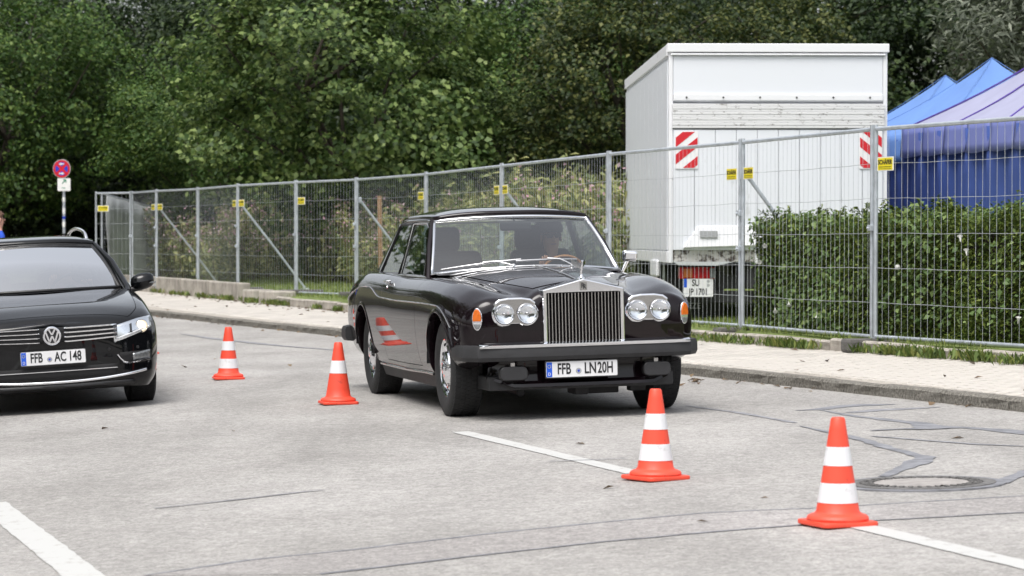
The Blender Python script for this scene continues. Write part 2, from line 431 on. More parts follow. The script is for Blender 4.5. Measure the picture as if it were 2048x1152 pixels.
# ------------------------------------------------------------------ lie of the land
O2 = np.array([1.475, 12.67]); U2 = np.array([-0.2914, 0.9566]); N2 = np.array([0.9566, 0.2914])
V_KN = [-70, -6.0, -3.9, -0.4, 0.0, 0.4, 4.5, 9.0]
Z_KN = [-0.28, -0.28, -0.245, -0.048, -0.030, -0.019, 0.087, 0.19]
def sv(x, y):
    d = np.array([x, y]) - O2
    return float(d @ U2), float(d @ N2)
def road_z(x, y): return float(np.interp(sv(x, y)[1], V_KN, Z_KN))
def road_pt(s, v, dz=0.0):
    p = O2 + U2 * s + N2 * v
    return (float(p[0]), float(p[1]), float(np.interp(v, V_KN, Z_KN)) + dz)
def ray(px, py):
    a = (px - 1024) / F_PX; b = (576 - py) / F_PX
    c, s_ = math.cos(PITCH), math.sin(PITCH)
    return a, c + b * s_, b * c - s_
def on_road(px, py):
    rx, ry, rz = ray(px, py); z = 0.0
    for _ in range(30):
        t = (z - CAM_H) / rz; x, y = rx * t, ry * t; z = road_z(x, y)
    return x, y
def at_depth(px, py, Y):
    rx, ry, rz = ray(px, py); t = Y / ry
    return rx * t, Y, CAM_H + rz * t
def kerb_x(y): return 3.55 - 0.355 * (y - 19.4) if y < 62 else 3.55 - 0.355 * 42.6 - 0.3046 * (y - 62)
def back_x(y): return 4.17 - 0.334 * (y - 22.8) if y < 62 else 4.17 - 0.334 * 39.2 - 0.3046 * (y - 62)
def back_z(y): return float(np.interp(y, [23, 29, 43, 58], [0.26, 0.225, 0.19, 0.24]))
def kerb_top(y): return road_z(kerb_x(y), y) + 0.088
def pave_z(x, y):
    a, b = kerb_x(y), back_x(y)
    t = (x - a) / (b - a)
    return kerb_top(y) + (back_z(y) - kerb_top(y)) * t
LAWN = 0.335

mb = MB()
mb.add([(-900, -300, -0.9), (900, -300, -0.9), (900, 1500, -0.9), (-900, 1500, -0.9)], [(0, 1, 2, 3)])
tag(mb.build('terrain', M['soil']), kind='structure')

mb = MB()
ss = [-45 + 5 * i for i in range(42)]
mb.grid([[road_pt(s, v) for v in V_KN] for s in ss], flip=True)
tag(mb.build('road', M['asphalt']), kind='structure')

ys = [-30 + 4 * i for i in range(45)]
pav = MB()
pav.grid([[(kerb_x(y) + t * (back_x(y) - kerb_x(y)), y, kerb_top(y) - 0.012 + (back_z(y) - kerb_top(y)) * t) for t in (0.03, 0.5, 1.02)] for y in ys], flip=True)
pavement = tag(pav.build('pavement', M['joint_sand']), kind='structure')

lawn = MB(); ys_l = [10 + 4 * i for i in range(35)]
def lawn_rise(d, y):
    """The grass climbs gently away from the fence, beyond the hedge and the truck."""
    return min(1.2, max(0.0, d - 0.8) * 0.034) * min(1.0, max(0.0, (y - 38) / 8))
lawn.grid([[(back_x(y) + 0.05 + d, y, LAWN + lawn_rise(d, y) - (0.10 if d == 0 else 0)) for d in (0, 0.25, 0.8, 3, 6, 12, 30, 60, 300)] for y in ys_l], flip=True)
tag(lawn.build('verge', M['lawn_base']), kind='structure')
# unseen asphalt sheet beside and behind the camera, added to grey chrome reflections
mb = MB(); mb.grid([[(x if x is not None else back_x(y) + .05, y, .22 if x is None else .30) for x in (None, 25, 90)] for y in (-70, -40, -20, 0, 10)], flip=True)
tag(mb.build('reflection_asphalt', M['asphalt']), kind='structure')
# wooded ground on the far side of the bend
mb = MB()
mb.grid([[(x, y, z) for x in (-200, -60, -30, -14)] for y, z in ((66, -0.2), (69, 0.15), (75, 0.4), (100, 2.5), (170, 8))], flip=True)
tag(mb.build('woodland_floor', M['soil']), kind='structure')
mb = MB()
mb.grid([[(x, y, z) for x in (-14, 10, 60, 200)] for y, z in ((62, 0.1), (66, 0.5), (75, 0.9), (100, 3), (170, 8))], flip=True)
tag(mb.build('woodland_bank', M['soil']), kind='structure')

# pavers: long side across the pavement, courses running back from the camera
def paver_mesh():
    m_ = MB(); a, b, h, c = 0.0985, 0.0485, 0.012, 0.004
    lo = [(-a, -b, -h), (a, -b, -h), (a, b, -h), (-a, b, -h)]
    hi = [(-a + c, -b + c, 0), (a - c, -b + c, 0), (a - c, b - c, 0), (-a + c, b - c, 0)]
    return lo, hi
lo, hi = paver_mesh()
PFACES = [(4, 5, 6, 7), (0, 1, 5, 4), (1, 2, 6, 5), (2, 3, 7, 6), (3, 0, 4, 7)]
pm = bpy.data.meshes.new('paver'); pm.from_pydata(lo + hi, [], PFACES); pm.materials.append(M['paver']); pm.update()
kdir = Vector((-0.335, 1.0, 0)).normalized(); kn = Vector((kdir.y, -kdir.x, 0))
cells = []
for i in range(0, 470):
    for j in range(-1, 16):
        s_ = 0.10 * i; t_ = 0.19 + 0.20 * j + (0.10 if i % 2 else 0.0)
        p = Vector((kerb_x(16.5), 16.5, 0)) + kdir * s_ + kn * t_
        e0, e1 = kerb_x(p.y) + 0.235, back_x(p.y) - 0.10
        if e0 < p.x < e1: cells.append(p)
def seen(p):
    px = 1024 + F_PX * p.x / p.y
    return 1395 < px < 2030
near = [p for p in cells if seen(p)]
near.sort(key=lambda p: p.y); near = near[:300]
near_ids = {id(p) for p in near}
g_ = random.Random(3)
def paver_frame(p):
    e = 0.05
    zx = (pave_z(p.x + e, p.y) - pave_z(p.x - e, p.y)) / (2 * e); zy = (pave_z(p.x, p.y + e) - pave_z(p.x, p.y - e)) / (2 * e)
    n = Vector((-zx + g_.uniform(-.006, .006), -zy + g_.uniform(-.006, .006), 1)).normalized()
    u = kdir - n * kdir.dot(n); u.normalize(); a = u.cross(n)
    return basis(a, u, n, (p.x, p.y, pave_z(p.x, p.y) + g_.uniform(-0.0015, 0.0015)))
for p in near:
    o = bpy.data.objects.new('paver', pm); COL.objects.link(o); o.parent = pavement
    o.matrix_local = paver_frame(p)
VV, FF = [], []
base_v = np.array([(*q, 1) for q in lo + hi])
for p in cells:
    if id(p) in near_ids: continue
    fm = np.array(paver_frame(p)); o0 = len(VV) * 8
    VV.append((base_v @ fm.T)[:, :3]); FF.append(np.array(PFACES) + o0)
tag(arrays_to_object('paver_field', np.concatenate(VV), np.concatenate(FF), M['paver'], pavement), kind='stuff')

# granite kerb stones, each one a piece of the kerb
kerb = empty('kerb', (0, 0, 0), kind='structure')
def stone_mesh(name, L, w, h, mats, chip):
    m_ = MB(); g = random.Random(len(name) + int(chip * 1000)); n = 5
    P = []
    prof = [(0, -h), (0.002, -0.055), (-0.002, -0.018), (0.016, 0.0), (w * 0.6, 0.003), (w, 0)]
    for i in range(n + 1):
        x = -L / 2 + L * i / n
        P.append([(x, py_ + g.uniform(-chip, chip), pz + (g.uniform(-chip, chip) if k in (2, 3) else 0)) for k, (py_, pz) in enumerate(prof)])
    m_.grid(P)
    m_.add([P[0][k] for k in range(6)] + [(-L / 2, w, -h)], [tuple(range(7))[::-1]])
    m_.add([P[-1][k] for k in range(6)] + [(L / 2, w, -h)], [tuple(range(7))])
    me = bpy.data.meshes.new(name); me.from_pydata(m_.v, [], m_.f)
    for q in mats: me.materials.append(q)
    for pl in me.polygons:
        if pl.normal.z > 0.75: pl.material_index = len(mats) - 1
    me.update(); return me
stone_variants = [stone_mesh('kerb_stone', 0.99, 0.14, 0.3, [M['granite'], M['granite_top']], 0.006 + 0.0013 * k) for k in range(4)]
kd = Vector((-0.355, 1.0, 0)).normalized()
for i in range(48):
    p0 = Vector((kerb_x(13.0), 13.0, 0)) + kd * i; c = p0 + kd * 0.5
    o = bpy.data.objects.new('kerb_stone', stone_variants[i % 4]); COL.objects.link(o); o.parent = kerb
    zx = kerb_top(c.y)
    o.location = (c.x, c.y, zx + g_.uniform(-0.004, 0.004))
    o.rotation_euler = (0, g_.uniform(-.004, .004), math.atan2(-kd.y, -kd.x))
    # local +Y of the stone must point onto the pavement
# concrete edging along the back of the pavement
edging = empty('edging', (0, 0, 0), kind='structure')
em = [stone_mesh('edging_stone', 0.99, 0.075, 0.3, [M['concrete']], 0.002 + 0.001 * k) for k in range(3)]
bd = Vector((-0.334, 1.0, 0)).normalized()
for i in range(36):
    p0 = Vector((back_x(14.0), 14.0, 0)) + bd * i; c = p0 + bd * 0.5
    o = bpy.data.objects.new('edging_stone', em[i % 3]); COL.objects.link(o); o.parent = edging
    o.location = (c.x, c.y, back_z(c.y) + float(np.interp(c.y, [20, 29, 44], [0.085, 0.10, 0.13])) + g_.uniform(-0.012, 0.012))
    o.rotation_euler = (0, g_.uniform(-.01, .01), math.atan2(-bd.y, -bd.x) + g_.uniform(-.006, .006))
# low concrete wall that carries on where the edging ends
lw = empty('low_wall', (back_x(56), 56, 0.2), label='low concrete wall at the back of the pavement under the far fence panels', cat='wall')
for i in range(5):
    a = 51.0 + i * 2.4
    c = Vector((back_x(a) + 0.1, a, 0)) - lw.location
    mbx = MB(); mbx.box((0, 0, 0), (2.36, 0.24, 0.62))
    mbx.build('wall_block', M['concrete'], lw, bevel=0.015, loc=(c.x, c.y, back_z(a) + 0.0 - lw.location.z), rot=(0, 0, math.atan2(-bd.y, -bd.x)))
for yy, sx_, lab in ((48.9, 0.55, 'short lichen stained concrete block at the end of the low wall'), (47.6, 0.75, 'flat weathered concrete block between the low wall and the edging')):
    mbx = MB(); mbx.box((0, 0, 0), (sx_, 0.42, 0.44))
    tag(mbx.build('concrete_block', M['concrete'], None, bevel=0.03, loc=(back_x(yy) + 0.12, yy, 0.21), rot=(0, 0, math.atan2(-bd.y, -bd.x) + 0.1)), lab, 'block')

# painted and sealed lines on the road
def strip(name, pts, m, dz, jag=0.0, seed=0, parent=None, kind='structure'):
    """pts: (x, y, width across the run)."""
    g = random.Random(seed); P = []
    for a, b in zip(pts[:-1], pts[1:]):
        d = math.hypot(b[0] - a[0], b[1] - a[1]); k = max(2, int(d / 0.12))
        for i in range(k): P.append([a[q] + (b[q] - a[q]) * i / k for q in range(3)])
    P.append(list(pts[-1])); rows = []
    for i, p in enumerate(P):
        q0, q1 = P[max(0, i - 1)], P[min(len(P) - 1, i + 1)]
        t = Vector((q1[0] - q0[0], q1[1] - q0[1], 0)).normalized(); nn = Vector((-t.y, t.x, 0))
        w0 = p[2] / 2 * (1 + g.uniform(-jag, jag)); w1 = p[2] / 2 * (1 + g.uniform(-jag, jag)); row = []
        for f in (w0, w0 * .33, -w1 * .33, -w1):
            x, y = p[0] + nn.x * f, p[1] + nn.y * f
            row.append((x, y, road_z(x, y) + dz))
        rows.append(row)
    m_ = MB(); m_.grid(rows, flip=True)
    o = m_.build(name, m, parent)
    return tag(o, kind=kind) if parent is None else o
def v_line(v, s0, s1, w): return [(*road_pt(s0 + (s1 - s0) * i / 12, v)[:2], w) for i in range(13)]
strip('lane_dash', v_line(0.06, -4.2, 0.15, 0.13), M['road_paint'], 0.004, 0.05, 1)
strip('lane_dash', v_line(0.06, 2.9, 6.45, 0.12), M['road_paint'], 0.004, 0.06, 2)
strip('edge_line', v_line(-3.33, -6, 4.15, 0.17), M['road_paint'], 0.004, 0.07, 3)
def px_line(pts): return [(*on_road(a, b), w) for a, b, w in pts]
# relaid trench across the lane with sealed joints on both sides
up = [(290, 1152, .03), (500, 1121, .03), (700, 1101, .03), (1000, 1066, .028), (1200, 1046, .028), (1407, 1027, .028), (1614, 1018, .028), (1738, 1011, .026), (1900, 1001, .026), (2060, 992, .026), (2250, 981, .026)]
dn = [(640, 1149, .03), (1000, 1107, .028), (1200, 1085, .028), (1407, 1066, .028), (1614, 1050, .028), (1821, 1038, .028), (2060, 1025, .026), (2250, 1015, .026)]
upw, dnw = px_line(up), px_line(dn)
pat = MB(); K = 60; rows = []
ua = np.array(upw)[:, :2]; da = np.array(dnw)[:, :2]
def resamp(A, k):
    d = np.concatenate([[0], np.cumsum(np.linalg.norm(np.diff(A, axis=0), axis=1))]); t = np.linspace(0, d[-1], k)
    return np.stack([np.interp(t, d, A[:, 0]), np.interp(t, d, A[:, 1])], 1)
ur, dr = resamp(ua, K), resamp(da, K)
for i in range(K): rows.append([(*(ur[i] * (1 - t) + dr[i] * t), road_z(*(ur[i] * (1 - t) + dr[i] * t)) + 0.002) for t in np.linspace(0, 1, 9)])
pat.grid(rows)
tag(pat.build('road_patch', M['asphalt_patch']), kind='structure')
strip('joint_seal', upw, M['tar'], 0.0035, 0.35, 4)
strip('joint_seal', dnw, M['tar'], 0.0035, 0.35, 5)
strip('joint_seal', px_line([(308, 1018, .02), (450, 1003, .03), (615, 984, .03), (650, 981, .012)]), M['tar'], 0.005, 0.4, 6)
seals = [
 ([(1590, 822, .02), (1640, 819, .12), (1696, 812, .20), (1740, 810.5, .18), (1790, 809, .05)], 'tar'),
 ([(1640, 820.5, .02), (1708, 832.5, .07), (1787, 841.6, .09), (1843, 848, .17), (1866, 855, .24), (1933, 856, .10), (2001, 861, .13), (2060, 868, .18), (2120, 872, .2)], 'tar'),
 ([(1600, 853, .02), (1640, 861, .05), (1708, 875, .085), (1775, 896, .085), (1832, 911, .08), (1851, 915, .12), (1838, 924, .14), (1820, 932, .11), (1787, 945, .08), (1769, 954, .06)], 'tar'),
 ([(1975, 968, .06), (1995, 966, .16), (2024, 957, .09), (2060, 944, .11), (2110, 930, .11)], 'tar'),
 ([(1741, 862, .05), (1800, 859, .06), (1860, 858, .12), (1900, 857, .06)], 'tar'),
 ([(1700, 826, .10), (1760, 821, .18), (1830, 817, .10), (1880, 814.5, .04)], 'tar_faded'),
 ([(1370, 812, .04), (1480, 826, .06), (1590, 846, .05)], 'tar_faded'),
 ([(1745, 873, .03), (1830, 880, .05), (1950, 889, .05), (2050, 893, .03)], 'tar_faded'),
 ([(360, 668, .02), (430, 678, .14), (560, 692, .10), (690, 702, .05)], 'tar_faded'),
 ([(1100, 924, .02), (1180, 921, .03), (1255, 918, .02)], 'tar_faded'),
]
for k, (pp, mm) in enumerate(seals): strip('crack_seal', px_line(pp), M[mm], 0.0028 + 0.0006 * (k % 5), 0.3, 10 + k)

# manhole
mx, my = on_road(1842, 968)
man = empty('manhole_cover', (mx, my, road_z(mx, my)), (0, math.atan(-0.026), 0), label='round iron manhole cover with pale concrete centre let into the road', cat='manhole cover')
def ring(name, r0, r1, z0, z1, m, n=48, parent=man):
    q = MB(); q.lathe([(r0, z0 - .02), (r0, z1), (r1, z1), (r1, z0 - .02)], n=n, cap=False); return q.build(name, m, parent, smooth=30)
ring('tar_collar', 0.385, 0.435, 0.0, 0.0065, M['tar'])
ring('frame', 0.32, 0.384, 0.0, 0.010, M['cast_iron'])
q = MB()
for r_, n_ in ((0.262, 36), (0.302, 40)):
    for k in range(n_):
        a = 2 * math.pi * k / n_; q.box((r_ * math.cos(a), r_ * math.sin(a), 0.008), (0.026, 0.018, 0.012), Matrix.Rotation(a, 3, 'Z'))
q.lathe([(0.245, 0.0), (0.245, 0.007), (0.319, 0.007), (0.319, 0.0)], n=48, cap=False)
q.build('rim', M['cast_iron'], man)
q = MB(); q.lathe([(0.0, 0.010), (0.243, 0.010), (0.243, 0.0)], n=48, cap=False); q.build('cover', M['cover_fill'], man)

# ------------------------------------------------------------------ mesh fence
POSTS = [(5.86, 19.45), (4.63, 22.65), (3.34, 25.83), (2.403, 29.25), (1.148, 33.15), (-0.137, 38.25), (-1.311, 42.93), (-2.581, 46.62),
         (-3.75, 48.7), (-5.03, 51.4), (-6.14, 54.8), (-7.22, 56.9), (-8.0, 59.0), (-8.86, 59.5)]
FZ = 0.335; FTOP = 2.314
P_LAB = ["mesh fence panel at the frame edge nearest the camera, before the hedge",
 "mesh fence panel before the hedge and blue tents, yellow sign at its far end",
 "mesh fence panel before the truck's right half with a yellow sign at its far end",
 "mesh fence panel before the truck's left half, yellow sign at its near end",
 "mesh fence panel just left of the truck, partly behind the vintage coupe",
 "mesh fence panel above the coupe roof with a yellow sign at its near end",
 "mesh fence panel above the coupe's rear pillar with one yellow sign",
 "mesh fence panel left of the coupe with one yellow sign at its far end",
 "mesh fence panel with a yellow sign, over the dark concrete foot left of the coupe",
 "mesh fence panel ending at the low wall, yellow sign at its near end",
 "mesh fence panel above the low wall with a small yellow sign at its far end",
 "narrow far mesh fence panel above the low wall without a sign at its far end",
 "last mesh fence panel in front of the grey sheeting"]
SIGNS = {1: ['far'], 2: ['far'], 3: ['near'], 4: ['far'], 5: ['near'], 6: ['near'], 7: ['far'], 8: ['far'], 9: ['near'], 10: ['far'], 11: ['near'], 12: ['far']}
def fence_panel(i):
    a, b = POSTS[i + 1], POSTS[i]                    # from the far post to the near post
    d = Vector((b[0] - a[0], b[1] - a[1], 0)); L = d.length - 0.05
    root = empty('mesh_fence', (a[0], a[1], FZ), (0, 0, math.atan2(d.y, d.x)), P_LAB[i], 'fence panel', 'mesh fence panels along the pavement')
    H = FTOP - FZ; x0, x1 = 0.03, L
    for x in (x0, x1):
        q = MB(); q.tube([(x, 0, -0.03), (x, 0, H + 0.02)], 0.021, 10); q.build('post', M['zinc'], root, smooth=40)
    for z in (0.045, H - 0.02):
        q = MB(); q.tube([(x0, 0, z), (x1, 0, z)], 0.02, 10); q.build('rail', M['zinc'], root, smooth=40)
    q = MB(); n = max(6, int(round(L / 0.118))); g = random.Random(i)
    for k in range(1, n):
        x = x0 + (x1 - x0) * k / n; bow = g.uniform(-.006, .006); dx = g.uniform(-.006, .006)
        q.tube([(x, 0.004, 0.05), (x + dx, 0.004 + bow, H * .5), (x, 0.004, H - 0.03)], 0.0019, 4, caps=False)
    q.build('upright_wires', M['zinc_wire'], root)
    for k in range(1, 6):
        z = 0.045 + (H - 0.065) * k / 6
        q = MB(); pts = []
        for j in range(13):
            x = x0 + (x1 - x0) * j / 12; s_ = 0.003 * math.sin(j * 1.7 + i + k) - 0.010 * math.sin(math.pi * j / 12)
            pts.append((x, -0.006, z + s_))
        q.tube(pts, 0.0030, 4, caps=False); q.build('cross_wire', M['zinc_wire'], root)
    for c in ((1.22, 0.85) if i % 2 else (1.05,)):
        q = MB(); q.box((x1 + 0.026, -0.012, c), (0.075, 0.07, 0.055)); q.tube([(x1 + .026, -.04, c), (x1 + .026, -.065, c)], 0.012, 6)
        q.build('clamp', M['zinc'], root, bevel=0.006)
    for side in SIGNS.get(i, []):
        cx = 0.23 if side == 'far' else L - 0.20
        s_ = MB(); s_.prism(rrect(0.30, 0.128, 0.006), 0.003, facing_back((cx, -0.012, H - 0.345)))
        so = s_.build('sign_plate', M['white_plastic'], root)
        s_ = MB(); s_.prism(rrect(0.265, 0.110, 0.003), 0.002, facing_back((cx, -0.0155, H - 0.345)))
        s_.build('yellow_field', M['sign_yellow'], so)
        s_ = MB(); s_.prism([(-.1325, .0495), (.1325, .0495), (.1325, .054), (-.1325, .054)], 0.001, facing_back((cx, -0.018, H - 0.345)))
        if i <= 3:
            text_mesh("SCH\u00c4FER", 0.058, facing_back((cx, -0.0185, H - 0.331)), 'lettering', M['print_black'], so, sx=1.06, bold=0.0012)
        else:
            text_mesh("SCH\u00c4FER", 0.056, facing_back((cx, -0.0185, H - 0.331)), 'lettering', M['print_olive'], so, sx=1.06, bold=0.0015)
        s_ = MB(); gg = random.Random(5)
        for row in range(2):
            xx = -0.115
            while xx < 0.105:
                w = gg.uniform(.004, .012); s_.box((cx + xx + w / 2, -0.0182, H - 0.372 - 0.016 * row), (w, 0.001, 0.007 - 0.002 * row)); xx += w + 0.003
        s_.build('small_print', M['print_olive'], so)
    return root
for i in range(len(POSTS) - 1): fence_panel(i)

# concrete feet under the joints
FOOT_LAB = {2: "long concrete fence foot under the hedge panels' joint", 3: "concrete fence foot beside the truck's underrun bar", 4: "concrete fence foot hidden low behind the coupe's bonnet",
            7: "concrete fence foot low behind the coupe's rear wheel", 8: "dark concrete fence foot on the grass left of the coupe", 9: "dark concrete fence foot near the end of the low wall"}
foot = None
for k in FOOT_LAB:
    x, y = POSTS[k]
    if foot is None:
        q = MB(); q.prism([(-.38, -.11), (.38, -.11), (.38, .11), (-.38, .11)], 0.13)
        foot = q.build('ballast_block', M['concrete_dark'], None, bevel=0.03); o = foot
    else:
        o = foot.copy(); COL.objects.link(o)
    o.location = (x + 0.08, y + 0.02, 0.30 if k > 4 else 0.235); o.rotation_euler = (0, 0, R(17))
    tag(o, FOOT_LAB[k], 'ballast block', 'ballast blocks of the mesh fence')
# slanting props behind the fence
PROP_LAB = {3: "slanting steel prop between truck and hedge", 5: "slanting steel prop just behind the coupe roof", 7: "slanting steel prop beside the wooden stake",
            9: "long slanting steel prop behind the fence over the lawn", 11: "slanting steel prop above the low wall"}
for k in PROP_LAB:
    x, y = POSTS[k]; e = (Vector((1.0, 0.30, 0)).normalized()) * 1.2
    root = empty('fence_prop', (x + 0.05, y, FZ), (0, 0, 0), PROP_LAB[k], 'prop', 'slanting props behind the fence')
    q = MB(); q.tube([(0, 0.03, 1.62), (e.x * .5, .03 + e.y * .5, 0.86), (e.x, e.y, 0.08)], 0.021, 8); q.build('tube', M['zinc'], root, smooth=40)
    q = MB(); q.box((e.x, e.y, 0.05), (0.16, 0.12, 0.04)); q.build('foot_plate', M['zinc'], root, bevel=0.005)
    q = MB(); q.box((-0.02, 0.02, 1.62), (0.10, 0.07, 0.09)); q.build('bracket', M['zinc'], root, bevel=0.006)

# grey sheeting on a panel that turns back at the far end
tp = empty('sheeted_fence', (-8.82, 59.9, 0.3), (0, 0, 0), 'grey sheeted fence panel turning back at the far end of the fence', 'fence panel')
q = MB(); E_ = Vector((0.42, 6.1, 0))
rows = []
for a in range(13):
    t = a / 12; zt = 1.95 - 0.22 * t
    rows.append([(E_.x * t + 0.16 * (1 - t) + 0.03 * math.sin(a * 2.1 + b), E_.y * t, 0.02 + (zt - 0.02) * b / 6) for b in range(7)])
q.grid(rows); q.build('sheet', M['tarp_grey'], tp, smooth=50, solid=0.01)
q = MB(); q.tube([(0.05, 0, 2.0), (E_.x - .05, E_.y, 1.78)], 0.021, 8); q.build('rail', M['zinc'], tp, smooth=40)
for t in (0.0, 1.0):
    q = MB(); q.tube([(0.05 + (E_.x - .1) * t, E_.y * t, -.05), (0.05 + (E_.x - .1) * t, E_.y * t, 2.0 - .22 * t)], 0.021, 8); q.build('post', M['zinc'], tp, smooth=40)

# wooden stake among the plants
q = MB(); q.prism([(-.035, -.03), (.035, -.03), (.035, .03), (-.035, .03)], 1.75)
tag(q.build('wooden_stake', M['stake_wood'], None, bevel=0.006, loc=(-2.34, 50.0, 0.33), rot=(0.02, -0.02, 0.3)), 'wooden stake standing among the wild plants behind the fence', 'stake')

# ------------------------------------------------------------------ traffic cones
def make_cone(two, label, x, y, rz):
    root = empty('traffic_cone', (x, y, road_z(x, y)), (0, 0, rz), label, 'traffic cone', 'traffic cones along the centre line')
    Hc = 0.49
    def rr(z): return 0.100 + (0.031 - 0.100) * (z - 0.05) / (Hc - 0.05)
    prof = [(0.137, 0.020), (0.141, 0.034), (0.136, 0.045), (0.122, 0.052), (0.108, 0.056), (rr(0.062), 0.066)]
    prof += [(rr(z), z) for z in (0.12, 0.2, 0.28, 0.36, 0.44, Hc - 0.008)] + [(0.026, Hc), (0.019, Hc), (0.016, Hc - 0.03)]
    q = MB(); q.lathe(prof, n=40, cap=False); q.build('cone_body', M['red_plastic'], root, smooth=40)
    q = MB(); q.prism(rrect(0.285, 0.285, 0.035, 5), 0.022, Matrix.Translation((0, 0, 0.002))); q.build('base', M['red_plastic'], root, bevel=0.006)
    for z0, z1 in (((0.105, 0.194), (0.272, 0.357)) if two else ((0.245, 0.345),)):
        q = MB(); q.lathe([(rr(z0) + .0003, z0), (rr(z0) + .0018, z0 + .001), (rr(z1) + .0018, z1 - .001), (rr(z1) + .0003, z1)], n=40, cap=False)
        q.build('white_band', M['cone_white'], root, smooth=40)
    return root
make_cone(True, "nearest traffic cone, standing beside the manhole cover", 1.475, 12.66, R(22))
make_cone(True, "traffic cone right in front of the coupe's bumper", 0.775, 15.1, R(35))
make_cone(False, "traffic cone with a single white band beside the coupe's rear wheel", -1.375, 22.15, R(15))
make_cone(True, "two-banded traffic cone standing alone between the two cars", -2.655, 26.2, R(12))
make_cone(True, "traffic cone almost hidden behind the estate car's headlight", -4.20, 32.0, R(20))

# ------------------------------------------------------------------ box truck
tr = empty('box_truck', (1.79, 32.0, 0.345), (0, 0, R(1.6)), 'white box truck with scuffed rear door parked behind the fence', 'truck')
TW, TL, TB, TT = 2.5, 7.0, 0.67, 3.175          # local: x 0..TW, y 0..TL, z from the ground
def tp_(z): return z - 0.345
q = MB()
q.add([(0, 0.0, TB), (0, TL, TB), (0, TL, TT), (0, 0.0, TT)], [(0, 1, 2, 3)])
q.add([(TW, 0, TB), (TW, TL, TB), (TW, TL, TT), (TW, 0, TT)], [(3, 2, 1, 0)])
q.add([(0, 0, TT), (TW, 0, TT), (TW, TL, TT), (0, TL, TT)], [(0, 1, 2, 3)])
q.add([(0, TL, TB), (TW, TL, TB), (TW, TL, TT), (0, TL, TT)], [(0, 1, 2, 3)])
q.add([(0, 0, TB), (TW, 0, TB), (TW, TL, TB), (0, TL, TB)], [(3, 2, 1, 0)])
q.add([(0, 0.03, TB), (TW, 0.03, TB), (TW, 0.03, TT), (0, 0.03, TT)], [(0, 1, 2, 3)])
q.build('box_body', M['truck_white'], tr)
# ribbed side panels, each a sheet with a proud seam
for k in range(10):
    y0 = 0.06 + k * (TL - 0.1) / 10; y1 = y0 + (TL - 0.1) / 10 - 0.012
    q = MB(); q.box((-0.008, (y0 + y1) / 2, (TB + TT) / 2 - 0.02), (0.014, y1 - y0, TT - TB - 0.34))
    q.build('side_panel', M['truck_white'], tr, bevel=0.004)
q = MB(); q.box((-0.012, TL / 2, TB + 0.07), (0.02, TL, 0.13)); q.box((-0.014, TL / 2, TT - 0.075), (0.028, TL, 0.13)); q.build('side_rail', M['truck_bright'], tr, bevel=0.006)
for x in (0.022, TW - 0.022):
    q = MB(); q.box((x, 0.006, (TB + TT) / 2), (0.05, 0.06, TT - TB)); q.build('corner_post', M['truck_bright'], tr, bevel=0.008)
q = MB(); q.box((TW / 2, -0.014, TT - 0.05), (TW + 0.04, 0.08, 0.10)); q.box((TW / 2, -0.03, TT - 0.125), (TW - 0.04, 0.05, 0.022)); q.build('roof_beam', M['truck_bright'], tr, bevel=0.008)
q = MB(); q.box((TW / 2, 0.005, tp_(3.12)), (TW - 0.10, 0.05, 0.52)); q.build('upper_panel', M['truck_white'], tr, bevel=0.006)
q = MB(); q.box((TW / 2, -0.018, tp_(2.905)), (TW - 0.10, 0.05, 0.07)); q.build('upper_rail', M['truck_bright'], tr, bevel=0.006)
for k in range(6):
    q = MB(); q.tube([(0.2 + k * 0.42, -0.04, tp_(2.905)), (0.2 + k * 0.42, -0.052, tp_(2.905))], 0.011, 8); q.build('bolt', M['steel_dark'], tr)
q = MB()
for k in range(9):
    z = tp_(2.57) + k * 0.031; q.box((TW / 2, -0.03 - 0.003 * (k % 2), z), (TW - 0.07, 0.06, 0.0295))
q.build('ribbed_strip', M['truck_scuffed'], tr, bevel=0.003)
for k in range(10):
    x0 = 0.05 + k * 0.2405; q = MB(); q.box((x0 + 0.118, -0.02, tp_(1.85)), (0.236, 0.05, 1.37)); q.build('door_plank', M['truck_white'], tr, bevel=0.004)
q = MB(); q.box((TW / 2, 0.01, tp_(1.86)), (TW - 0.09, 0.05, 1.4)); q.build('seam_backing', M['seam_grey'], tr)
for cx, sgn in ((0.20, 1), (2.31, -1)):
    root_ = MB(); root_.prism(rrect(0.262, 0.43, 0.01), 0.012, facing_back((cx, -0.045, tp_(2.306)))); wb = root_.build('warning_board', M['reflex_white'], tr)
    w, h = 0.25, 0.41
    def clip_stripe(c0, c1):
        # band c0 < (y*sgn' ...) < c1 in board coordinates, clipped to the rectangle
        poly = [(-w/2, -h/2), (w/2, -h/2), (w/2, h/2), (-w/2, h/2)]
        def cut(P, f):
            out = []
            for a, b in zip(P, P[1:] + P[:1]):
                fa, fb = f(a), f(b)
                if fa >= 0: out.append(a)
                if fa * fb < 0:
                    t = fa / (fa - fb); out.append((a[0] + (b[0] - a[0]) * t, a[1] + (b[1] - a[1]) * t))
            return out
        g = lambda p: p[1] - sgn * p[0] * 0.8
        return cut(cut(poly, lambda p: g(p) - c0), lambda p: c1 - g(p))
    for c0, c1 in ((0.13, 0.24), (-0.065, 0.045), (-0.27, -0.17)):
        pl = clip_stripe(c0, c1)
        if len(pl) >= 3:
            s_ = MB(); s_.prism(pl, 0.002, facing_back((cx, -0.0575, tp_(2.306)))); s_.build('red_stripe', M['warn_red'], wb)
q = MB(); q.hexa([(0.16, -0.10, tp_(1.19)), (1.30, -0.10, tp_(1.225)), (1.30, -0.04, tp_(1.225)), (0.16, -0.04, tp_(1.19))],
                 [(0.33, -0.06, tp_(1.44)), (1.30, -0.06, tp_(1.44)), (1.30, -0.035, tp_(1.44)), (0.33, -0.035, tp_(1.44))])
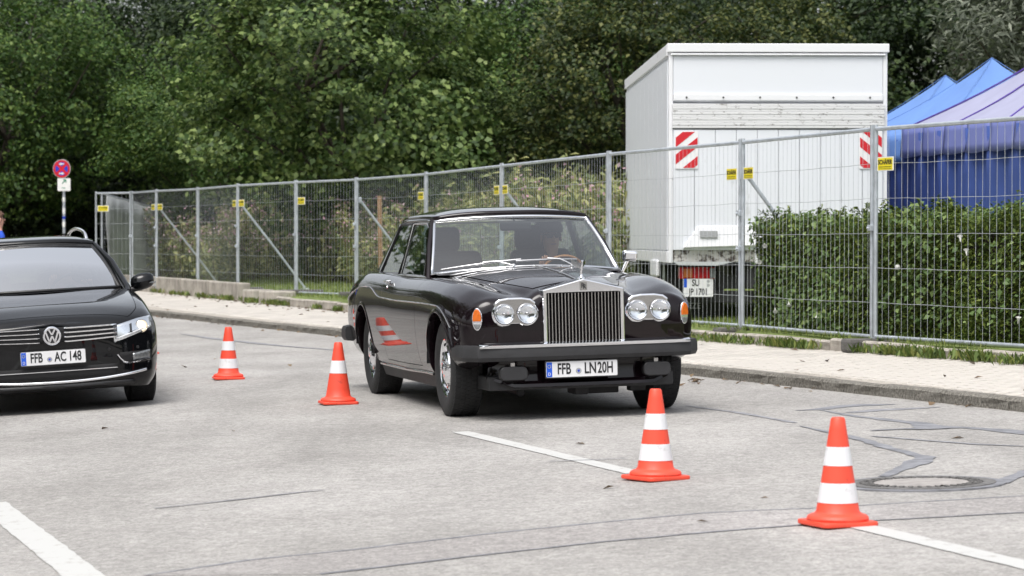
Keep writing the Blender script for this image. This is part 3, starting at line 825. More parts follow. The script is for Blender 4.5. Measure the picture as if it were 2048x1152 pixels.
q.hexa([(1.302, -0.10, tp_(1.225)), (2.4, -0.10, tp_(1.21)), (2.4, -0.04, tp_(1.21)), (1.302, -0.04, tp_(1.225))],
       [(1.302, -0.06, tp_(1.44)), (2.2, -0.06, tp_(1.44)), (2.2, -0.035, tp_(1.44)), (1.302, -0.035, tp_(1.44))])
hd = q.build('rear_flap', M['truck_bright'], tr, bevel=0.008)
q = MB(); q.box((0.45, -0.092, tp_(1.345)), (0.20, 0.02, 0.075)); q.build('handle_recess', M['seam_grey'], hd)
q = MB(); q.box((TW / 2, 0.06, tp_(1.10)), (TW - 0.1, 0.14, 0.15)); q.build('sill_beam', M['truck_rust'], tr, bevel=0.01)
q = MB(); q.hexa([(0.12, -0.02, tp_(0.99)), (0.55, -0.02, tp_(0.985)), (0.55, 0.1, tp_(0.985)), (0.12, 0.1, tp_(0.99))], [(0.05, -0.03, tp_(1.03)), (0.75, -0.03, tp_(1.03)), (0.75, 0.1, tp_(1.03)), (0.05, 0.1, tp_(1.03))])
q.build('lamp_hood', M['truck_white'], tr)
q = MB(); q.box((1.0, 0.0, tp_(1.12)), (0.03, 0.1, 0.22)); q.build('lift_bracket', M['truck_bright'], tr)
q = MB()
for x in (0.95, 1.55): q.box((x, 3.4, 0.5), (0.10, 6.6, 0.24))
q.box((TW / 2, 0.35, 0.45), (2.2, 0.16, 0.16)); q.box((TW / 2, 0.25, 0.28), (2.3, 0.10, 0.14))
for x in (0.62, 1.9): q.box((x, 0.5, 0.42), (0.08, 0.5, 0.3))
q.build('chassis', M['steel_dark'], tr, bevel=0.01)
for cx in (0.33, TW - 0.33):
    q = MB(); q.box((cx, 0.10, tp_(0.90)), (0.42, 0.10, 0.135)); lb = q.build('tail_lamp', M['red_lens'], tr, bevel=0.01)
    q = MB(); q.box((cx - math.copysign(0.105, TW / 2 - cx), 0.045, tp_(0.90)), (0.10, 0.012, 0.10)); q.build('turn_signal', M['amber_old'], lb)
    q = MB(); q.box((cx + math.copysign(0.175, TW / 2 - cx), 0.045, tp_(0.90)), (0.06, 0.012, 0.115)); q.build('reverse_lamp', M['smoke_lens'], lb)
q = MB(); q.prism(rrect(0.34, 0.215, 0.012), 0.006, facing_back((0.345, 0.06, tp_(0.735)))); npl = q.build('number_plate', M['reflex_white'], tr)
q = MB(); q.prism([(-.165, 0.0), (-.13, 0.0), (-.13, .10), (-.165, .10)], 0.001, facing_back((0.345, 0.053, tp_(0.735)))); q.build('blue_strip', M['eu_blue'], npl)
text_mesh("SU", 0.105, facing_back((0.315, 0.052, tp_(0.785))), 'lettering', M['print_black'], npl, sx=0.72, bold=0.002)
text_mesh("JP 1701", 0.105, facing_back((0.345, 0.052, tp_(0.682))), 'lettering', M['print_black'], npl, sx=0.68, bold=0.002)
for j_ in range(2):
    q = MB(); q.lathe([(0, 0.001), (0.018, 0.001), (0.018, 0)], facing_back((0.46, 0.053, tp_(0.805) - 0.045 * j_)), n=14); q.build('seal', M['seam_grey'], npl)
for cx in (0.37, TW - 0.37):
    q = MB(); q.box((cx, 0.62, 0.26), (0.62, 0.02, 0.46)); mf = q.build('mud_flap', M['black_plastic'], tr)
    text_mesh("EZE", 0.10, facing_back((cx - 0.02, 0.605, 0.165)), 'lettering', M['seam_grey'], mf, sx=0.9, bold=0.001)
def truck_wheel(x, y):
    q = MB(); m_ = Matrix.Translation((x, y, 0.48)) @ Matrix.Rotation(R(90), 4, 'Y')
    q.lathe([(0.27, -.14), (0.45, -.14), (0.48, -.11), (0.48, .11), (0.45, .14), (0.27, .14)], m_, n=32, cap=False); w = q.build('wheel', M['tyre'], tr, smooth=40)
    q = MB(); q.lathe([(0.0, -.10), (0.27, -.13), (0.27, .13), (0.0, .10)], m_, n=24, cap=False); q.build('rim', M['zinc'], w, smooth=40)
for x in (0.22, 0.55, TW - 0.55, TW - 0.22): truck_wheel(x, 1.75)
for x in (0.3, TW - 0.3): truck_wheel(x, 6.9)
q = MB(); q.prism([(6.95 + 0.25, 0.55), (8.55, 0.45), (8.6, 1.35), (8.25, 2.45), (7.2, 2.5)], TW - 0.2, basis((0, 1, 0), (0, 0, 1), (1, 0, 0), (0.1, 0, 0)))
cab = q.build('cab', M['truck_white'], tr, bevel=0.06)
for x in (0.095, TW - 0.095):
    q = MB(); q.prism([(7.45, 1.4), (8.4, 1.4), (8.17, 2.25), (7.45, 2.25)], 0.012, basis((0, 1, 0), (0, 0, 1), (1, 0, 0), (x - .006, 0, 0))); q.build('side_window', M['glass_dark'], cab)
q = MB(); q.box((-0.03, 1.6, 0.60), (0.05, 0.9, 0.20)); q.build('side_guard', M['truck_bright'], tr, bevel=0.02)

# ------------------------------------------------------------------ party tents
def tent(label, cx, cy, w, d, eave, peak, roof_m, val_m, wall_m, rz, seams):
    root = empty('party_tent', (cx, cy, 0.34), (0, 0, rz), label, 'tent', 'blue party tents beside the truck')
    e, p = eave - 0.34, peak - 0.34
    cor = [(-w/2, -d/2), (w/2, -d/2), (w/2, d/2), (-w/2, d/2)]
    q = MB()
    for a, b in zip(cor, cor[1:] + cor[:1]):
        rows = []
        for i in range(11):
            t = i / 10; row = []
            for j in range(13):
                s_ = j / 12; x, y = a[0] + (b[0] - a[0]) * s_, a[1] + (b[1] - a[1]) * s_
                sag = -0.10 * math.sin(math.pi * t) * (1 - 0.0 * s_) - 0.05 * math.sin(math.pi * s_) * (1 - t) * t * 3
                k_ = min(1, t * 1.02)
                row.append((x * (1 - k_) , y * (1 - k_), e + (p - e) * t ** 0.97 + sag))
            rows.append(row)
        q.grid(rows)
    rf = q.build('roof', roof_m, root, smooth=28, recalc=True)
    for k in range(4):
        a = cor[k]; q = MB(); pts = [(a[0] * (1 - t), a[1] * (1 - t), e + (p - e) * t ** 0.97 - 0.10 * math.sin(math.pi * t) + 0.008) for t in [i / 10 for i in range(11)]]
        q.tube(pts, 0.012 if seams else 0.004, 5); q.build('hip_seam', M['tent_seam'] if seams else roof_m, rf)
    if seams:
        for fr in (0.33, 0.66):
            q = MB(); A, B_ = cor[3], cor[0]; x, y = A[0] + (B_[0] - A[0]) * fr, A[1] + (B_[1] - A[1]) * fr
            pts = [(x * (1 - t), y * (1 - t), e + (p - e) * t ** 0.97 - 0.10 * math.sin(math.pi * t) - .05 * math.sin(math.pi * fr) * (1 - t) * t * 3 + 0.006) for t in [i / 10 for i in range(10)]]
            q.tube(pts, 0.010, 5); q.build('roof_seam', M['tent_seam'], rf)
    g = random.Random(int(cx * 100))
    for a, b in zip(cor, cor[1:] + cor[:1]):
        L = math.hypot(b[0] - a[0], b[1] - a[1]); ux, uy = (b[0] - a[0]) / L, (b[1] - a[1]) / L; nx, ny = uy, -ux
        nseg = max(3, int(L / 0.6))
        for k in range(nseg):
            rows = []
            for j in range(7):
                s_ = (k + 0.01 + 0.98 * j / 6) / nseg * L; bul = 0.035 * math.sin(math.pi * j / 6) + 0.03; row = []
                for i in range(5):
                    t = i / 4; z = e + 0.01 - 0.33 * t - (0.025 * math.sin(math.pi * j / 6) if i == 4 else 0)
                    row.append((a[0] + ux * s_ + nx * bul * (0.35 + t), a[1] + uy * s_ + ny * bul * (0.35 + t), z))
                rows.append(row)
            q = MB(); q.grid(rows); q.build('valance', val_m, root, smooth=60, solid=0.004)
        rows = []; nn = max(10, int(L / 0.07)); ph = g.uniform(0, 6)
        for j in range(nn + 1):
            s_ = L * j / nn; fold = 0.022 * math.sin(s_ * 9 + ph) + 0.018 * math.sin(s_ * 23 + 2 * ph)
            rows.append([(a[0] + ux * s_ + nx * (fold * (1 - t * .6) + .004), a[1] + uy * s_ + ny * (fold * (1 - t * .6) + .004), e - 0.05 - (e - 0.07) * t) for t in (0, .25, .5, .75, 1)])
        q = MB(); q.grid(rows); q.build('side_wall', wall_m, root, smooth=60, solid=0.004)
    for a in cor:
        q = MB(); q.box((a[0] * 0.985, a[1] * 0.985, e / 2), (0.045, 0.045, e)); q.build('leg', M['zinc'], root)
    return root
TR = R(14.5)
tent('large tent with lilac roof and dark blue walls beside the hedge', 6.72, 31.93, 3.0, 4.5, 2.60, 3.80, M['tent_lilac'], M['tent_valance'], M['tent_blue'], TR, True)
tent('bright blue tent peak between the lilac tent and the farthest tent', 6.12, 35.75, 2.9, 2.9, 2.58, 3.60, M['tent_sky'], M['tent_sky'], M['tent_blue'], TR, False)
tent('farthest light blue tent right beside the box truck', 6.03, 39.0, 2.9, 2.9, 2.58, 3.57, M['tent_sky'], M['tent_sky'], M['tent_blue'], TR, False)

# ------------------------------------------------------------------ no-stopping sign
px_, py_, pz_ = at_depth(128, 470, 62.0)
sp = empty('sign_post', (px_, 62.0, 0.0), (0, 0, R(-12)), 'round red and blue no stopping sign on a stickered post', 'sign post')
q = MB(); q.tube([(0, 0, -0.3), (0, 0, 3.07)], 0.032, 10); q.build('pole', M['zinc'], sp, smooth=40)
zc = 2.88
q = MB(); q.lathe([(0, 0.006), (0.205, 0.006), (0.21, 0.0), (0.205, -0.004), (0, -0.004)], facing_back((-0.03, -0.045, zc)), n=40, cap=False); ds = q.build('sign_disc', M['seam_grey'], sp)
q = MB(); q.lathe([(0, 0.009), (0.195, 0.009), (0.195, 0.005)], facing_back((-0.03, -0.045, zc)), n=40, cap=False); q.build('red_rim', M['sign_red'], ds)
for k in range(4):
    th0, th1 = R(90 * k - 32), R(90 * k + 32); pts = []
    P0 = (0.028 * math.cos(R(90 * k)) * 1.6, 0.028 * math.sin(R(90 * k)) * 1.6)
    pts = [P0] + [(0.145 * math.cos(th0 + (th1 - th0) * i / 8), 0.145 * math.sin(th0 + (th1 - th0) * i / 8)) for i in range(9)]
    q = MB(); q.prism(pts, 0.002, facing_back((-0.03, -0.0545, zc))); q.build('blue_field', M['sign_blue'], ds)
for sg, zz in ((-1, 0.105), (1, -0.105)):
    q = MB(); pl = [(-.06, -.012), (.01, -.012), (.01, -.032), (.065, 0), (.01, .032), (.01, .012), (-.06, .012)]
    pl = [(x * sg, y) for x, y in pl]
    if sg < 0: pl = pl[::-1]
    q.prism(pl, 0.002, facing_back((-0.03, -0.0575, zc + zz))); q.build('arrow', M['reflex_white'], ds)
q = MB(); q.prism(rrect(0.30, 0.28, 0.02), 0.006, facing_back((0.02, -0.04, 2.53))); pl_ = q.build('sign_plate', M['white_plastic'], sp)
q = MB()
q.prism([(-.05, -.005), (-.035, -.02), (.035, .045), (.035, .005), (.055, .005), (.055, .08), (-.02, .08), (-.02, .06), (.018, .06)], 0.002, facing_back((0.02, -0.0465, 2.565))); q.build('arrow', M['print_green'], pl_)
q = MB()
for k in range(4): q.box((-0.02 + 0.022 * k, -0.047, 2.455), (0.014, 0.002, 0.03 - 0.008 * (k % 2)))
q.build('print', M['print_green'], pl_)
for zz, mm, hh in ((2.2, 'white_plastic', .1), (1.95, 'reflex_white', .13), (1.80, 'sign_blue', .06), (1.65, 'white_plastic', .12), (1.4, 'print_black', .10), (1.28, 'seam_grey', .08)):
    q = MB(); q.lathe([(0.034, -hh / 2), (0.034, hh / 2)], Matrix.Translation((0, 0, zz)), n=10, cap=False); q.build('sticker', M[mm], sp, smooth=40)

# ------------------------------------------------------------------ hedge
HP = [Vector((2.56, 29.35, 0)), Vector((3.62, 26.0, 0)), Vector((4.95, 22.7, 0)), Vector((6.1, 19.8, 0))]
HN = Vector((0.963, 0.27, 0)); HD = 0.95
hedge = empty('hedge', (3.6, 26.2, 0.33), (0, 0, 0), 'clipped dark green yew hedge behind the fence, overgrown with bindweed', 'hedge')
def hedge_front(t):
    k = min(len(HP) - 2, int(t)); return HP[k].lerp(HP[k + 1], t - k)
def hedge_points(n, seed, surf=0.10, top_only=False):
    g = np.random.default_rng(seed); t = g.uniform(0, 2.999, n); which = g.uniform(0, 1, n); out = np.zeros((n, 3)); nr = np.zeros((n, 3))
    for i in range(n):
        b = hedge_front(t[i]); zt = 1.41 + 0.05 * t[i] + 0.045 * math.sin(t[i] * 9) + 0.03 * math.sin(t[i] * 23)
        bulge = 0.07 * math.sin(t[i] * 7 + 1) + 0.05 * math.sin(t[i] * 17)
        dep = abs(g.normal(0, surf))
        if which[i] < 0.60 and not top_only:
            z = g.uniform(0.36, zt); p = b + HN * (dep + bulge * math.sin(z * 3)); out[i] = (p.x, p.y, z); nr[i] = (-HN.x, -HN.y, 0.15)
        elif which[i] < 0.90 or top_only:
            p = b + HN * g.uniform(0, HD); out[i] = (p.x, p.y, zt + 0.03 - dep * 1.2 + abs(g.normal(0, .03))); nr[i] = (0, 0, 1)
        else:
            z = g.uniform(0.36, zt); p = HP[0] + HN * g.uniform(0, HD) + (HP[1] - HP[0]).normalized() * (dep + 0.06 * math.sin(z * 8) - .05); out[i] = (p.x, p.y, z); nr[i] = (-0.3, 0.9, 0.1)
    return out, nr
hc = np.array(hedge.location)
Pn, Nn = hedge_points(95000, 5, 0.13)
leaves('foliage', Pn - hc, 0.058, M['leaf_yew'], hedge, aspect=0.28, up=0.15, droop=0.1, seed=6, out=Nn * 0.5)
g = np.random.default_rng(8); spk = []
Pt, _ = hedge_points(260, 9, 0.05, True)
for p in Pt:
    hgt = g.uniform(0.04, 0.17); lean = g.normal(0, .04, 2); n = int(10 + hgt * 60)
    for k in range(n):
        f = g.uniform(0, 1); spk.append((p[0] + lean[0] * f + g.normal(0, .012), p[1] + lean[1] * f + g.normal(0, .012), p[2] + hgt * f))
leaves('sprigs', np.array(spk) - hc, 0.06, M['leaf_yew'], hedge, aspect=0.35, up=0.3, seed=10)
q = MB()
rows = []
for i in range(13):
    b = hedge_front(i * 2.999 / 12); zt = 1.27 + 0.05 * i / 4
    rows.append([(v.x - hc[0], v.y - hc[1], z - hc[2]) for v, z in ((b + HN * .17, .34), (b + HN * .17, zt), (b + HN * (HD - .15), zt), (b + HN * (HD - .15), .34))])
q.grid(rows); q.add(rows[0], [(0, 1, 2, 3)]); q.build('branches', M['bark'], hedge)
# bindweed climbing over it
bw = empty('bindweed', (3.2, 27.4, 0.33), (0, 0, 0), 'bindweed with heart shaped leaves and white flowers climbing over the hedge', 'climbing plant')
bc = np.array(bw.location); g = np.random.default_rng(21); pts, nrs, fl = [], [], []
for t0, sp_, n, z0, z1 in ((0.10, .12, 260, .4, 1.5), (0.42, .14, 520, .4, 1.55), (0.22, .10, 200, .4, 1.1), (0.62, .10, 240, .38, 1.0), (0.85, .06, 120, .4, .9), (1.06, .09, 420, .5, 1.6), (1.17, .06, 260, .5, 1.5), (1.5, .08, 120, .5, 1.3), (1.72, .08, 260, .9, 1.65), (1.95, .14, 200, .9, 1.65), (0.35, .12, 160, .36, .75)):
    for _ in range(int(n * .65)):
        t = float(np.clip(g.normal(t0, sp_), 0.0, 2.9)); z = g.uniform(z0, z1); b = hedge_front(t); bulge = 0.07 * math.sin(t * 7 + 1) + 0.05 * math.sin(t * 17)
        p = b + HN * (bulge * math.sin(z * 3) - 0.03 + g.normal(0, .03)); pts.append((p.x, p.y, z)); nrs.append((-HN.x, -HN.y, 0.3))
for _ in range(1500):
    t = g.uniform(0, 2.9); b = hedge_front(t); p = b + HN * g.uniform(-.02, .6)
    if math.sin(t * 5.3 + .5) + g.normal(0, .5) > -0.2:
        pts.append((p.x, p.y, 1.42 + 0.05 * t + 0.045 * math.sin(t * 9) + abs(g.normal(0, .05)))); nrs.append((-.4, -.1, 1))
leaves('leaf_mass', np.array(pts) - bc, 0.060, M['leaf_bindweed'], bw, aspect=0.72, up=0.1, droop=0.7, seed=22, out=np.array(nrs) * 0.9)
for t, z in ((0.12, 1.22), (0.30, 0.62), (0.20, .55), (1.33, 1.30), (1.36, 1.18), (1.02, 1.02), (0.08, 1.05), (0.5, .52), (1.6, .6)):
    p = hedge_front(t) + HN * -0.08; q = MB()
    q.lathe([(0.004, -.05), (0.008, -.02), (0.014, 0.0), (0.026, 0.010)], Matrix.Translation((p.x - bc[0], p.y - bc[1], z - bc[2])) @ Matrix.Rotation(R(100), 4, 'X') @ Matrix.Rotation(t * 3, 4, 'X'), n=10, cap=False)
    q.build('white_flower', M['petal_white'], bw, smooth=60)

# ------------------------------------------------------------------ grass and weeds
g = np.random.default_rng(31)
def lawn_z(x, y): return LAWN + lawn_rise(x - back_x(y), y)
def blades(name, P, h, m, seed, lean=0.5, kind='stuff', width=0.09):
    gg = np.random.default_rng(seed); n = len(P); th = gg.uniform(0, 2 * np.pi, n); hh = h * gg.uniform(.5, 1.4, n)
    d = np.stack([np.cos(th), np.sin(th), np.zeros(n)], 1); e = np.stack([-np.sin(th), np.cos(th), np.zeros(n)], 1)
    w = (hh * width)[:, None]; tip = P + np.array([0, 0, 1.0]) * hh[:, None] + d * (hh * lean * gg.uniform(.2, 1, n))[:, None]
    mid = P + np.array([0, 0, .55]) * hh[:, None] + d * (hh * lean * .3)[:, None]
    V = np.stack([P + e * w, mid + e * w * .8, tip, mid - e * w * .8], 1).reshape(-1, 3)
    i = np.arange(n)[:, None] * 4
    return tag(arrays_to_object(name, V, np.concatenate([i, i + 1, i + 2, i + 3], 1), m), kind=kind)
pts = []
while len(pts) < 42000:
    y = g.uniform(24, 64); d = g.uniform(0.16, 7.5)
    if y < 36: d *= 0.45
    x = back_x(y) + d; pts.append((x, y, lawn_z(x, y) - 0.005))
blades('grass', np.array(pts), 0.065, M['grass'], 32, 0.7)
# weeds in the gap along the edging
W, spans = [], [(26.4, 30.6, 1.0), (22.0, 25.6, 1.3), (19.5, 22.0, 1.0), (43, 44.5, .5), (46.3, 48.9, 1.2), (49.5, 53, .7), (37, 41, .25), (53, 57, .4)]
for a, b, dens in spans:
    for _ in range(int((b - a) * 9 * dens)):
        y = g.uniform(a, b); x = back_x(y) - abs(g.normal(0.03, .05)); s_ = g.uniform(.6, 1.3)
        for k in range(int(g.uniform(14, 34))):
            W.append((x + g.normal(0, .05), y + g.normal(0, .05), pave_z(x, y) - 0.005, s_))
W = np.array(W)
blades('weeds', W[:, :3], 0.085, M['weed'], 33, 1.1, width=0.17)
Lw = W[g.uniform(0, 1, len(W)) < .55][:, :3] + g.normal(0, .03, (int((g.uniform(0, 1, 1) >= 0).sum()), 3))
tag(leaves('low_weeds', Lw + np.array([0, 0, .03]), 0.06, M['weed'], None, aspect=.5, up=.6, seed=34), kind='stuff')
# fallen leaves: on the pavement by the edging, in the gutter and a few on the road
fp = []
for _ in range(330):
    r_ = g.uniform()
    if r_ < .55: y = g.uniform(38, 56); x = back_x(y) - abs(g.normal(.05, .22)); fp.append((x, y, pave_z(x, y) + .012))
    elif r_ < .82: y = g.uniform(20, 48); x = kerb_x(y) - abs(g.normal(.03, .10)); fp.append((x, y, road_z(x, y) + .012))
    elif r_ < .95: y = g.uniform(17, 50); x = kerb_x(y) + g.uniform(.2, 1.8); fp.append((x, y, pave_z(x, y) + .012))
    else: x, y = on_road(g.uniform(200, 2000), g.uniform(690, 1050)); fp.append((x, y, road_z(x, y) + .01))
for _ in range(14): x, y = on_road(g.normal(1388, 7), g.normal(763, 2)); fp.append((x, y, road_z(x, y) + .015))
tag(leaves('fallen_leaves', np.array(fp), 0.075, M['dry_leaf'], None, aspect=.6, up=2.5, seed=36), kind='stuff')

# ------------------------------------------------------------------ wild flowering plants behind the fence
def balsam(seed, h, lm, pinks):
    g = np.random.default_rng(seed); root = empty('flowering_bush')
    stems = MB(); L, Fp = [], []
    for k in range(11):
        bx, by = g.normal(0, .30, 2); tx, ty = bx * 1.5 + g.normal(0, .12), by * 1.5 + g.normal(0, .12); hh = h * g.uniform(.62, 1.08)
        P = [(bx, by, -.03), ((bx + tx) / 2, (by + ty) / 2, hh * .5), (tx, ty, hh)]
        stems.tube(P, [.011, .009, .004], 5, caps=False)
        for i in range(60):
            f = g.uniform(.12, 1.0); r_ = (.24 - .12 * f) * h / 1.5; a = g.uniform(0, 6.28)
            L.append((bx + (tx - bx) * f + math.cos(a) * r_ * g.uniform(.3, 1), by + (ty - by) * f + math.sin(a) * r_ * g.uniform(.3, 1), hh * f + g.normal(0, .04)))
        for i in range(pinks):
            f = g.uniform(.62, 1.05); a = g.uniform(0, 6.28); r_ = g.uniform(.05, .2)
            Fp.append((bx + (tx - bx) * f + math.cos(a) * r_, by + (ty - by) * f + math.sin(a) * r_, hh * f))
    stems.build('stem', M['stem_green'], root)
    leaves('foliage', np.array(L), 0.135, M[lm], root, aspect=.38, up=.2, droop=.5, seed=seed + 1)
    if pinks: leaves('blossom', np.array(Fp), 0.055, M['petal_pink'], root, aspect=.8, up=.0, seed=seed + 2)
    return root
protos = [balsam(50, 1.45, 'leaf_balsam', 10), balsam(53, 1.65, 'leaf_balsam', 16), balsam(56, 1.35, 'leaf_balsam_dark', 12), balsam(59, 1.8, 'leaf_balsam', 2), balsam(62, 1.7, 'leaf_balsam_dark', 3)]
used = set()
def place_bush(k, x, y, s, rz, label):
    o = protos[k] if k not in used else copy_tree(protos[k]); used.add(k)
    o.location = (x, y, max(lawn_z(x, y), float(np.interp(y, [62, 66, 75], [.1, .5, .9]))) - .02); o.scale = (s, s, s * g_.uniform(.9, 1.12)); o.rotation_euler = (0, 0, rz)
    tag(o, label, 'bush', 'wild flowering bushes behind the fence')
PANEL_AT = {0: 'before the hedge', 1: 'before the tents', 2: "before the truck's right half", 3: "before the truck's left half", 4: 'just left of the truck', 5: 'above the coupe roof', 6: "above the coupe's rear pillar",
            7: 'left of the coupe', 8: 'over the dark ballast block', 9: 'ending at the low wall', 10: 'above the low wall', 11: 'second from the far end', 12: 'at the far end'}
PX_ = [1024 + F_PX * a / b for a, b in POSTS]
spots = []
for i in range(118):
    y = 38.5 + 33 * (i + g_.uniform(0, 1)) / 118; row = i % 3
    d = (2.3 + 1.5 * row if y < 44 else (3.6 if y < 60 else 2.2) + 1.5 * row) + g_.uniform(-.4, .5); x = back_x(y) + d
    px = 1024 + F_PX * x / y
    if px > 1240 or px < 205 or (y < 44 and px < 700): continue
    pn = next((j for j in range(len(PX_) - 1) if PX_[j + 1] <= px < PX_[j]), 12)
    spots.append((pn, row, px, x, y))
cells_ = {}
for sp_o in spots: cells_.setdefault(sp_o[:2], []).append(sp_o)
for (pn, row), L_ in cells_.items():
    L_.sort(key=lambda t: t[2])
    for n_, (_, _, px, x, y) in enumerate(L_):
        if px > 850: k = g_.choice([0, 3, 3, 1]); look = 'yellow green wild bush'
        elif px < 300: k = g_.choice([2, 4, 4]); look = 'dark leaved wild bush'
        else: k = g_.choice([0, 1, 1, 2, 0]); look = 'pink flowering wild bush'
        s = g_.uniform(.85, 1.12) * (1.0 if px < 850 else 0.92 + 0.18 * min(1, (px - 850) / 330))
        side = '' if len(L_) == 1 else (['left', 'right'] if len(L_) == 2 else ['leftmost', 'second', 'third', 'fourth', 'fifth', 'sixth', 'seventh', 'eighth', 'ninth', 'tenth', 'eleventh', 'twelfth', 'thirteenth', 'fourteenth'])[n_] + ' '
        place_bush(k, x, y, s, g_.uniform(0, 6.28), f"{side}{look}, {['front', 'middle', 'back'][row]} row, behind the panel {PANEL_AT[pn]}")
for k in range(5):
    if k not in used:
        for ch in list(protos[k].children): bpy.data.objects.remove(ch)
        bpy.data.objects.remove(protos[k])

# ------------------------------------------------------------------ trees
def crown_points(seed, rx, ry, z0, z1, nc, nl, cr, shape=1.0):
    """Leaf positions: clumps spread through the crown, denser near its skin, with gaps."""
    g = np.random.default_rng(seed); C = []
    zc, rz = (z0 + z1) / 2, (z1 - z0) / 2
    lob = [(g.uniform(0, 6.28), g.uniform(.15, .35), int(g.integers(2, 6))) for _ in range(4)]
    while len(C) < nc:
        d = g.normal(size=3); d /= np.linalg.norm(d); r = g.uniform(0.30, 1.0) ** 0.45
        a = math.atan2(d[1], d[0]); w = 1 + sum(am * math.sin(k * a + ph + d[2] * 3) for ph, am, k in lob) * .5
        zz = d[2] * r; wid = 1.0 if zz < 0 else (1 - zz ** 2 * (1 - shape))
        C.append((d[0] * rx * r * w * wid, d[1] * ry * r * w * wid, zc + zz * rz))
    C = np.array(C); P, O = [], []
    for c in C:
        k = int(nl * g.uniform(.5, 1.5)); s = cr * g.uniform(.6, 1.35)
        q = g.normal(0, 1, (k, 3)); q /= np.maximum(1, np.linalg.norm(q, axis=1, keepdims=True) / 1.6); q *= np.array([s, s, s * .6]); P.append(c + q)
        o = np.array([c[0] / rx, c[1] / ry, (c[2] - zc) / rz]); O.append(np.repeat(o[None], k, 0))
    return np.concatenate(P), np.concatenate(O), C
def make_tree(seed, lm, rx, ry, z0, z1, nc, nl, leaf, cr, aspect=.62, trunk_r=.16, droop=.35, shape=1.0):
    root = empty('tree'); P, O, C = crown_points(seed, rx, ry, z0, z1, nc, nl, cr, shape)
    leaves('crown', P, leaf, M[lm], root, aspect=aspect, up=.45, droop=droop, seed=seed + 1, out=O * .7)
    q = MB(); g = random.Random(seed); top = z0 + (z1 - z0) * .8
    tr_ = [(g.uniform(-.12, .12) * i, g.uniform(-.12, .12) * i, -.4 + (top + .4) * i / 7) for i in range(8)]
    q.tube(tr_, [trunk_r * (1.25 if i == 0 else 1 - i / 8.5) for i in range(8)], 10)
    for i in range(26):
        c = C[g.randrange(len(C))]; b = tr_[g.randrange(2, 7)]
        if c[2] < b[2]: continue
        mid = ((b[0] + c[0]) / 2 + g.uniform(-.2, .2), (b[1] + c[1]) / 2 + g.uniform(-.2, .2), (b[2] + c[2]) / 2 + .25)
        q.tube([b, mid, tuple(c)], [trunk_r * .38, trunk_r * .22, .012], 6, caps=False)
    q.build('trunk', M['bark'], root, smooth=60)
    return root
T = {}
T['lime'] = make_tree(100, 'leaf_lime', 3.4, 3.2, 0.9, 6.7, 260, 120, .135, .33, .78, .14)
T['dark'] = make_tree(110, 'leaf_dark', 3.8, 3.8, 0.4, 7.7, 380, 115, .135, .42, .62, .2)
T['mid'] = make_tree(120, 'leaf_mid', 3.3, 3.3, 1.4, 7.9, 300, 115, .13, .38, .6, .13)
T['gold'] = make_tree(130, 'leaf_gold', 2.9, 2.9, 1.0, 8.0, 300, 100, .13, .36, .7, .16)
T['silver'] = make_tree(140, 'leaf_silver', 2.1, 2.1, 2.2, 7.2, 300, 80, .17, .35, .26, .14, .2)
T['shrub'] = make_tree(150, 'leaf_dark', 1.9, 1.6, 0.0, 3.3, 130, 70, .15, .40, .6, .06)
tree_used = set()
def place_tree(kind, x, y, s, rz, name, label, cat='tree', z=None):
    o = T[kind] if kind not in tree_used else copy_tree(T[kind]); tree_used.add(kind)
    o.location = (x, y, (0.5 if x > -12 else 0.2) if z is None else z); o.scale = (s, s, s); o.rotation_euler = (0, 0, rz); o.name = name
    tag(o, label, cat, 'trees behind the fence' if cat == 'tree' else 'dark shrubs under the trees')
place_tree('lime', -3.6, 57.5, 1.0, 0.4, 'lime_tree', 'broad light green tree with big leaves standing in front of the wood')
place_tree('lime', -0.2, 60.5, .62, 2.4, 'lime_tree', 'smaller light green tree to the right of the broad light one')
place_tree('mid', -12.6, 70.0, 1.0, 1.0, 'leafy_tree', 'fresh green tree at the left edge of the wood, above the estate car')
place_tree('dark', -10.2, 77, 1.0, 0.3, 'dark_tree', 'dark tree behind the no stopping sign')
place_tree('dark', -6.3, 72, 1.05, 1.7, 'dark_tree', 'dark tree filling the gap left of the broad light green tree')
place_tree('mid', -7.3, 66.5, .72, 3.7, 'leafy_tree', 'middle green tree above the far fence panels')
place_tree('dark', -1.5, 70, 1.05, 4.1, 'dark_tree', 'tall dark tree directly behind the broad light green tree')
place_tree('mid', 0.4, 66, .85, 2.2, 'leafy_tree', 'middle green tree above the coupe, right of the broad light tree')
place_tree('dark', 3.2, 71, 1.1, 5.3, 'dark_tree', 'dark tree behind the left edge of the truck roof')
place_tree('gold', 2.3, 58.5, .80, 0.9, 'yellowing_tree', 'yellowing tree rising left of the truck')
place_tree('dark', 7.0, 66, 1.1, 0.8, 'dark_tree', 'dark tree behind the truck roof')
place_tree('gold', 5.6, 60, .78, 3.9, 'yellowing_tree', 'tree with yellowish leaves just above the truck roof')
place_tree('dark', 10.0, 62, 1.0, 2.9, 'dark_tree', 'dark tree behind the blue tent peaks')
place_tree('dark', 13.8, 66, 1.05, 1.2, 'dark_tree', 'dark tree at the right edge behind the olive')
place_tree('silver', 9.2, 47.0, 1.0, 0.5, 'silvery_tree', 'silvery grey willow like tree at the right edge above the tents')
place_tree('dark', -14.8, 80, 1.1, 5.0, 'dark_tree', 'dark tree at the left edge behind the walker')
far = [(-16, 92), (-12, 93), (-6, 91), (1, 92), (7, 89), (13, 90), (19, 86)]
FAR_LAB = ['far left', 'behind the no stopping sign', 'left of the broad light tree', 'behind the broad light tree', 'behind the truck', 'behind the tents', 'far right']
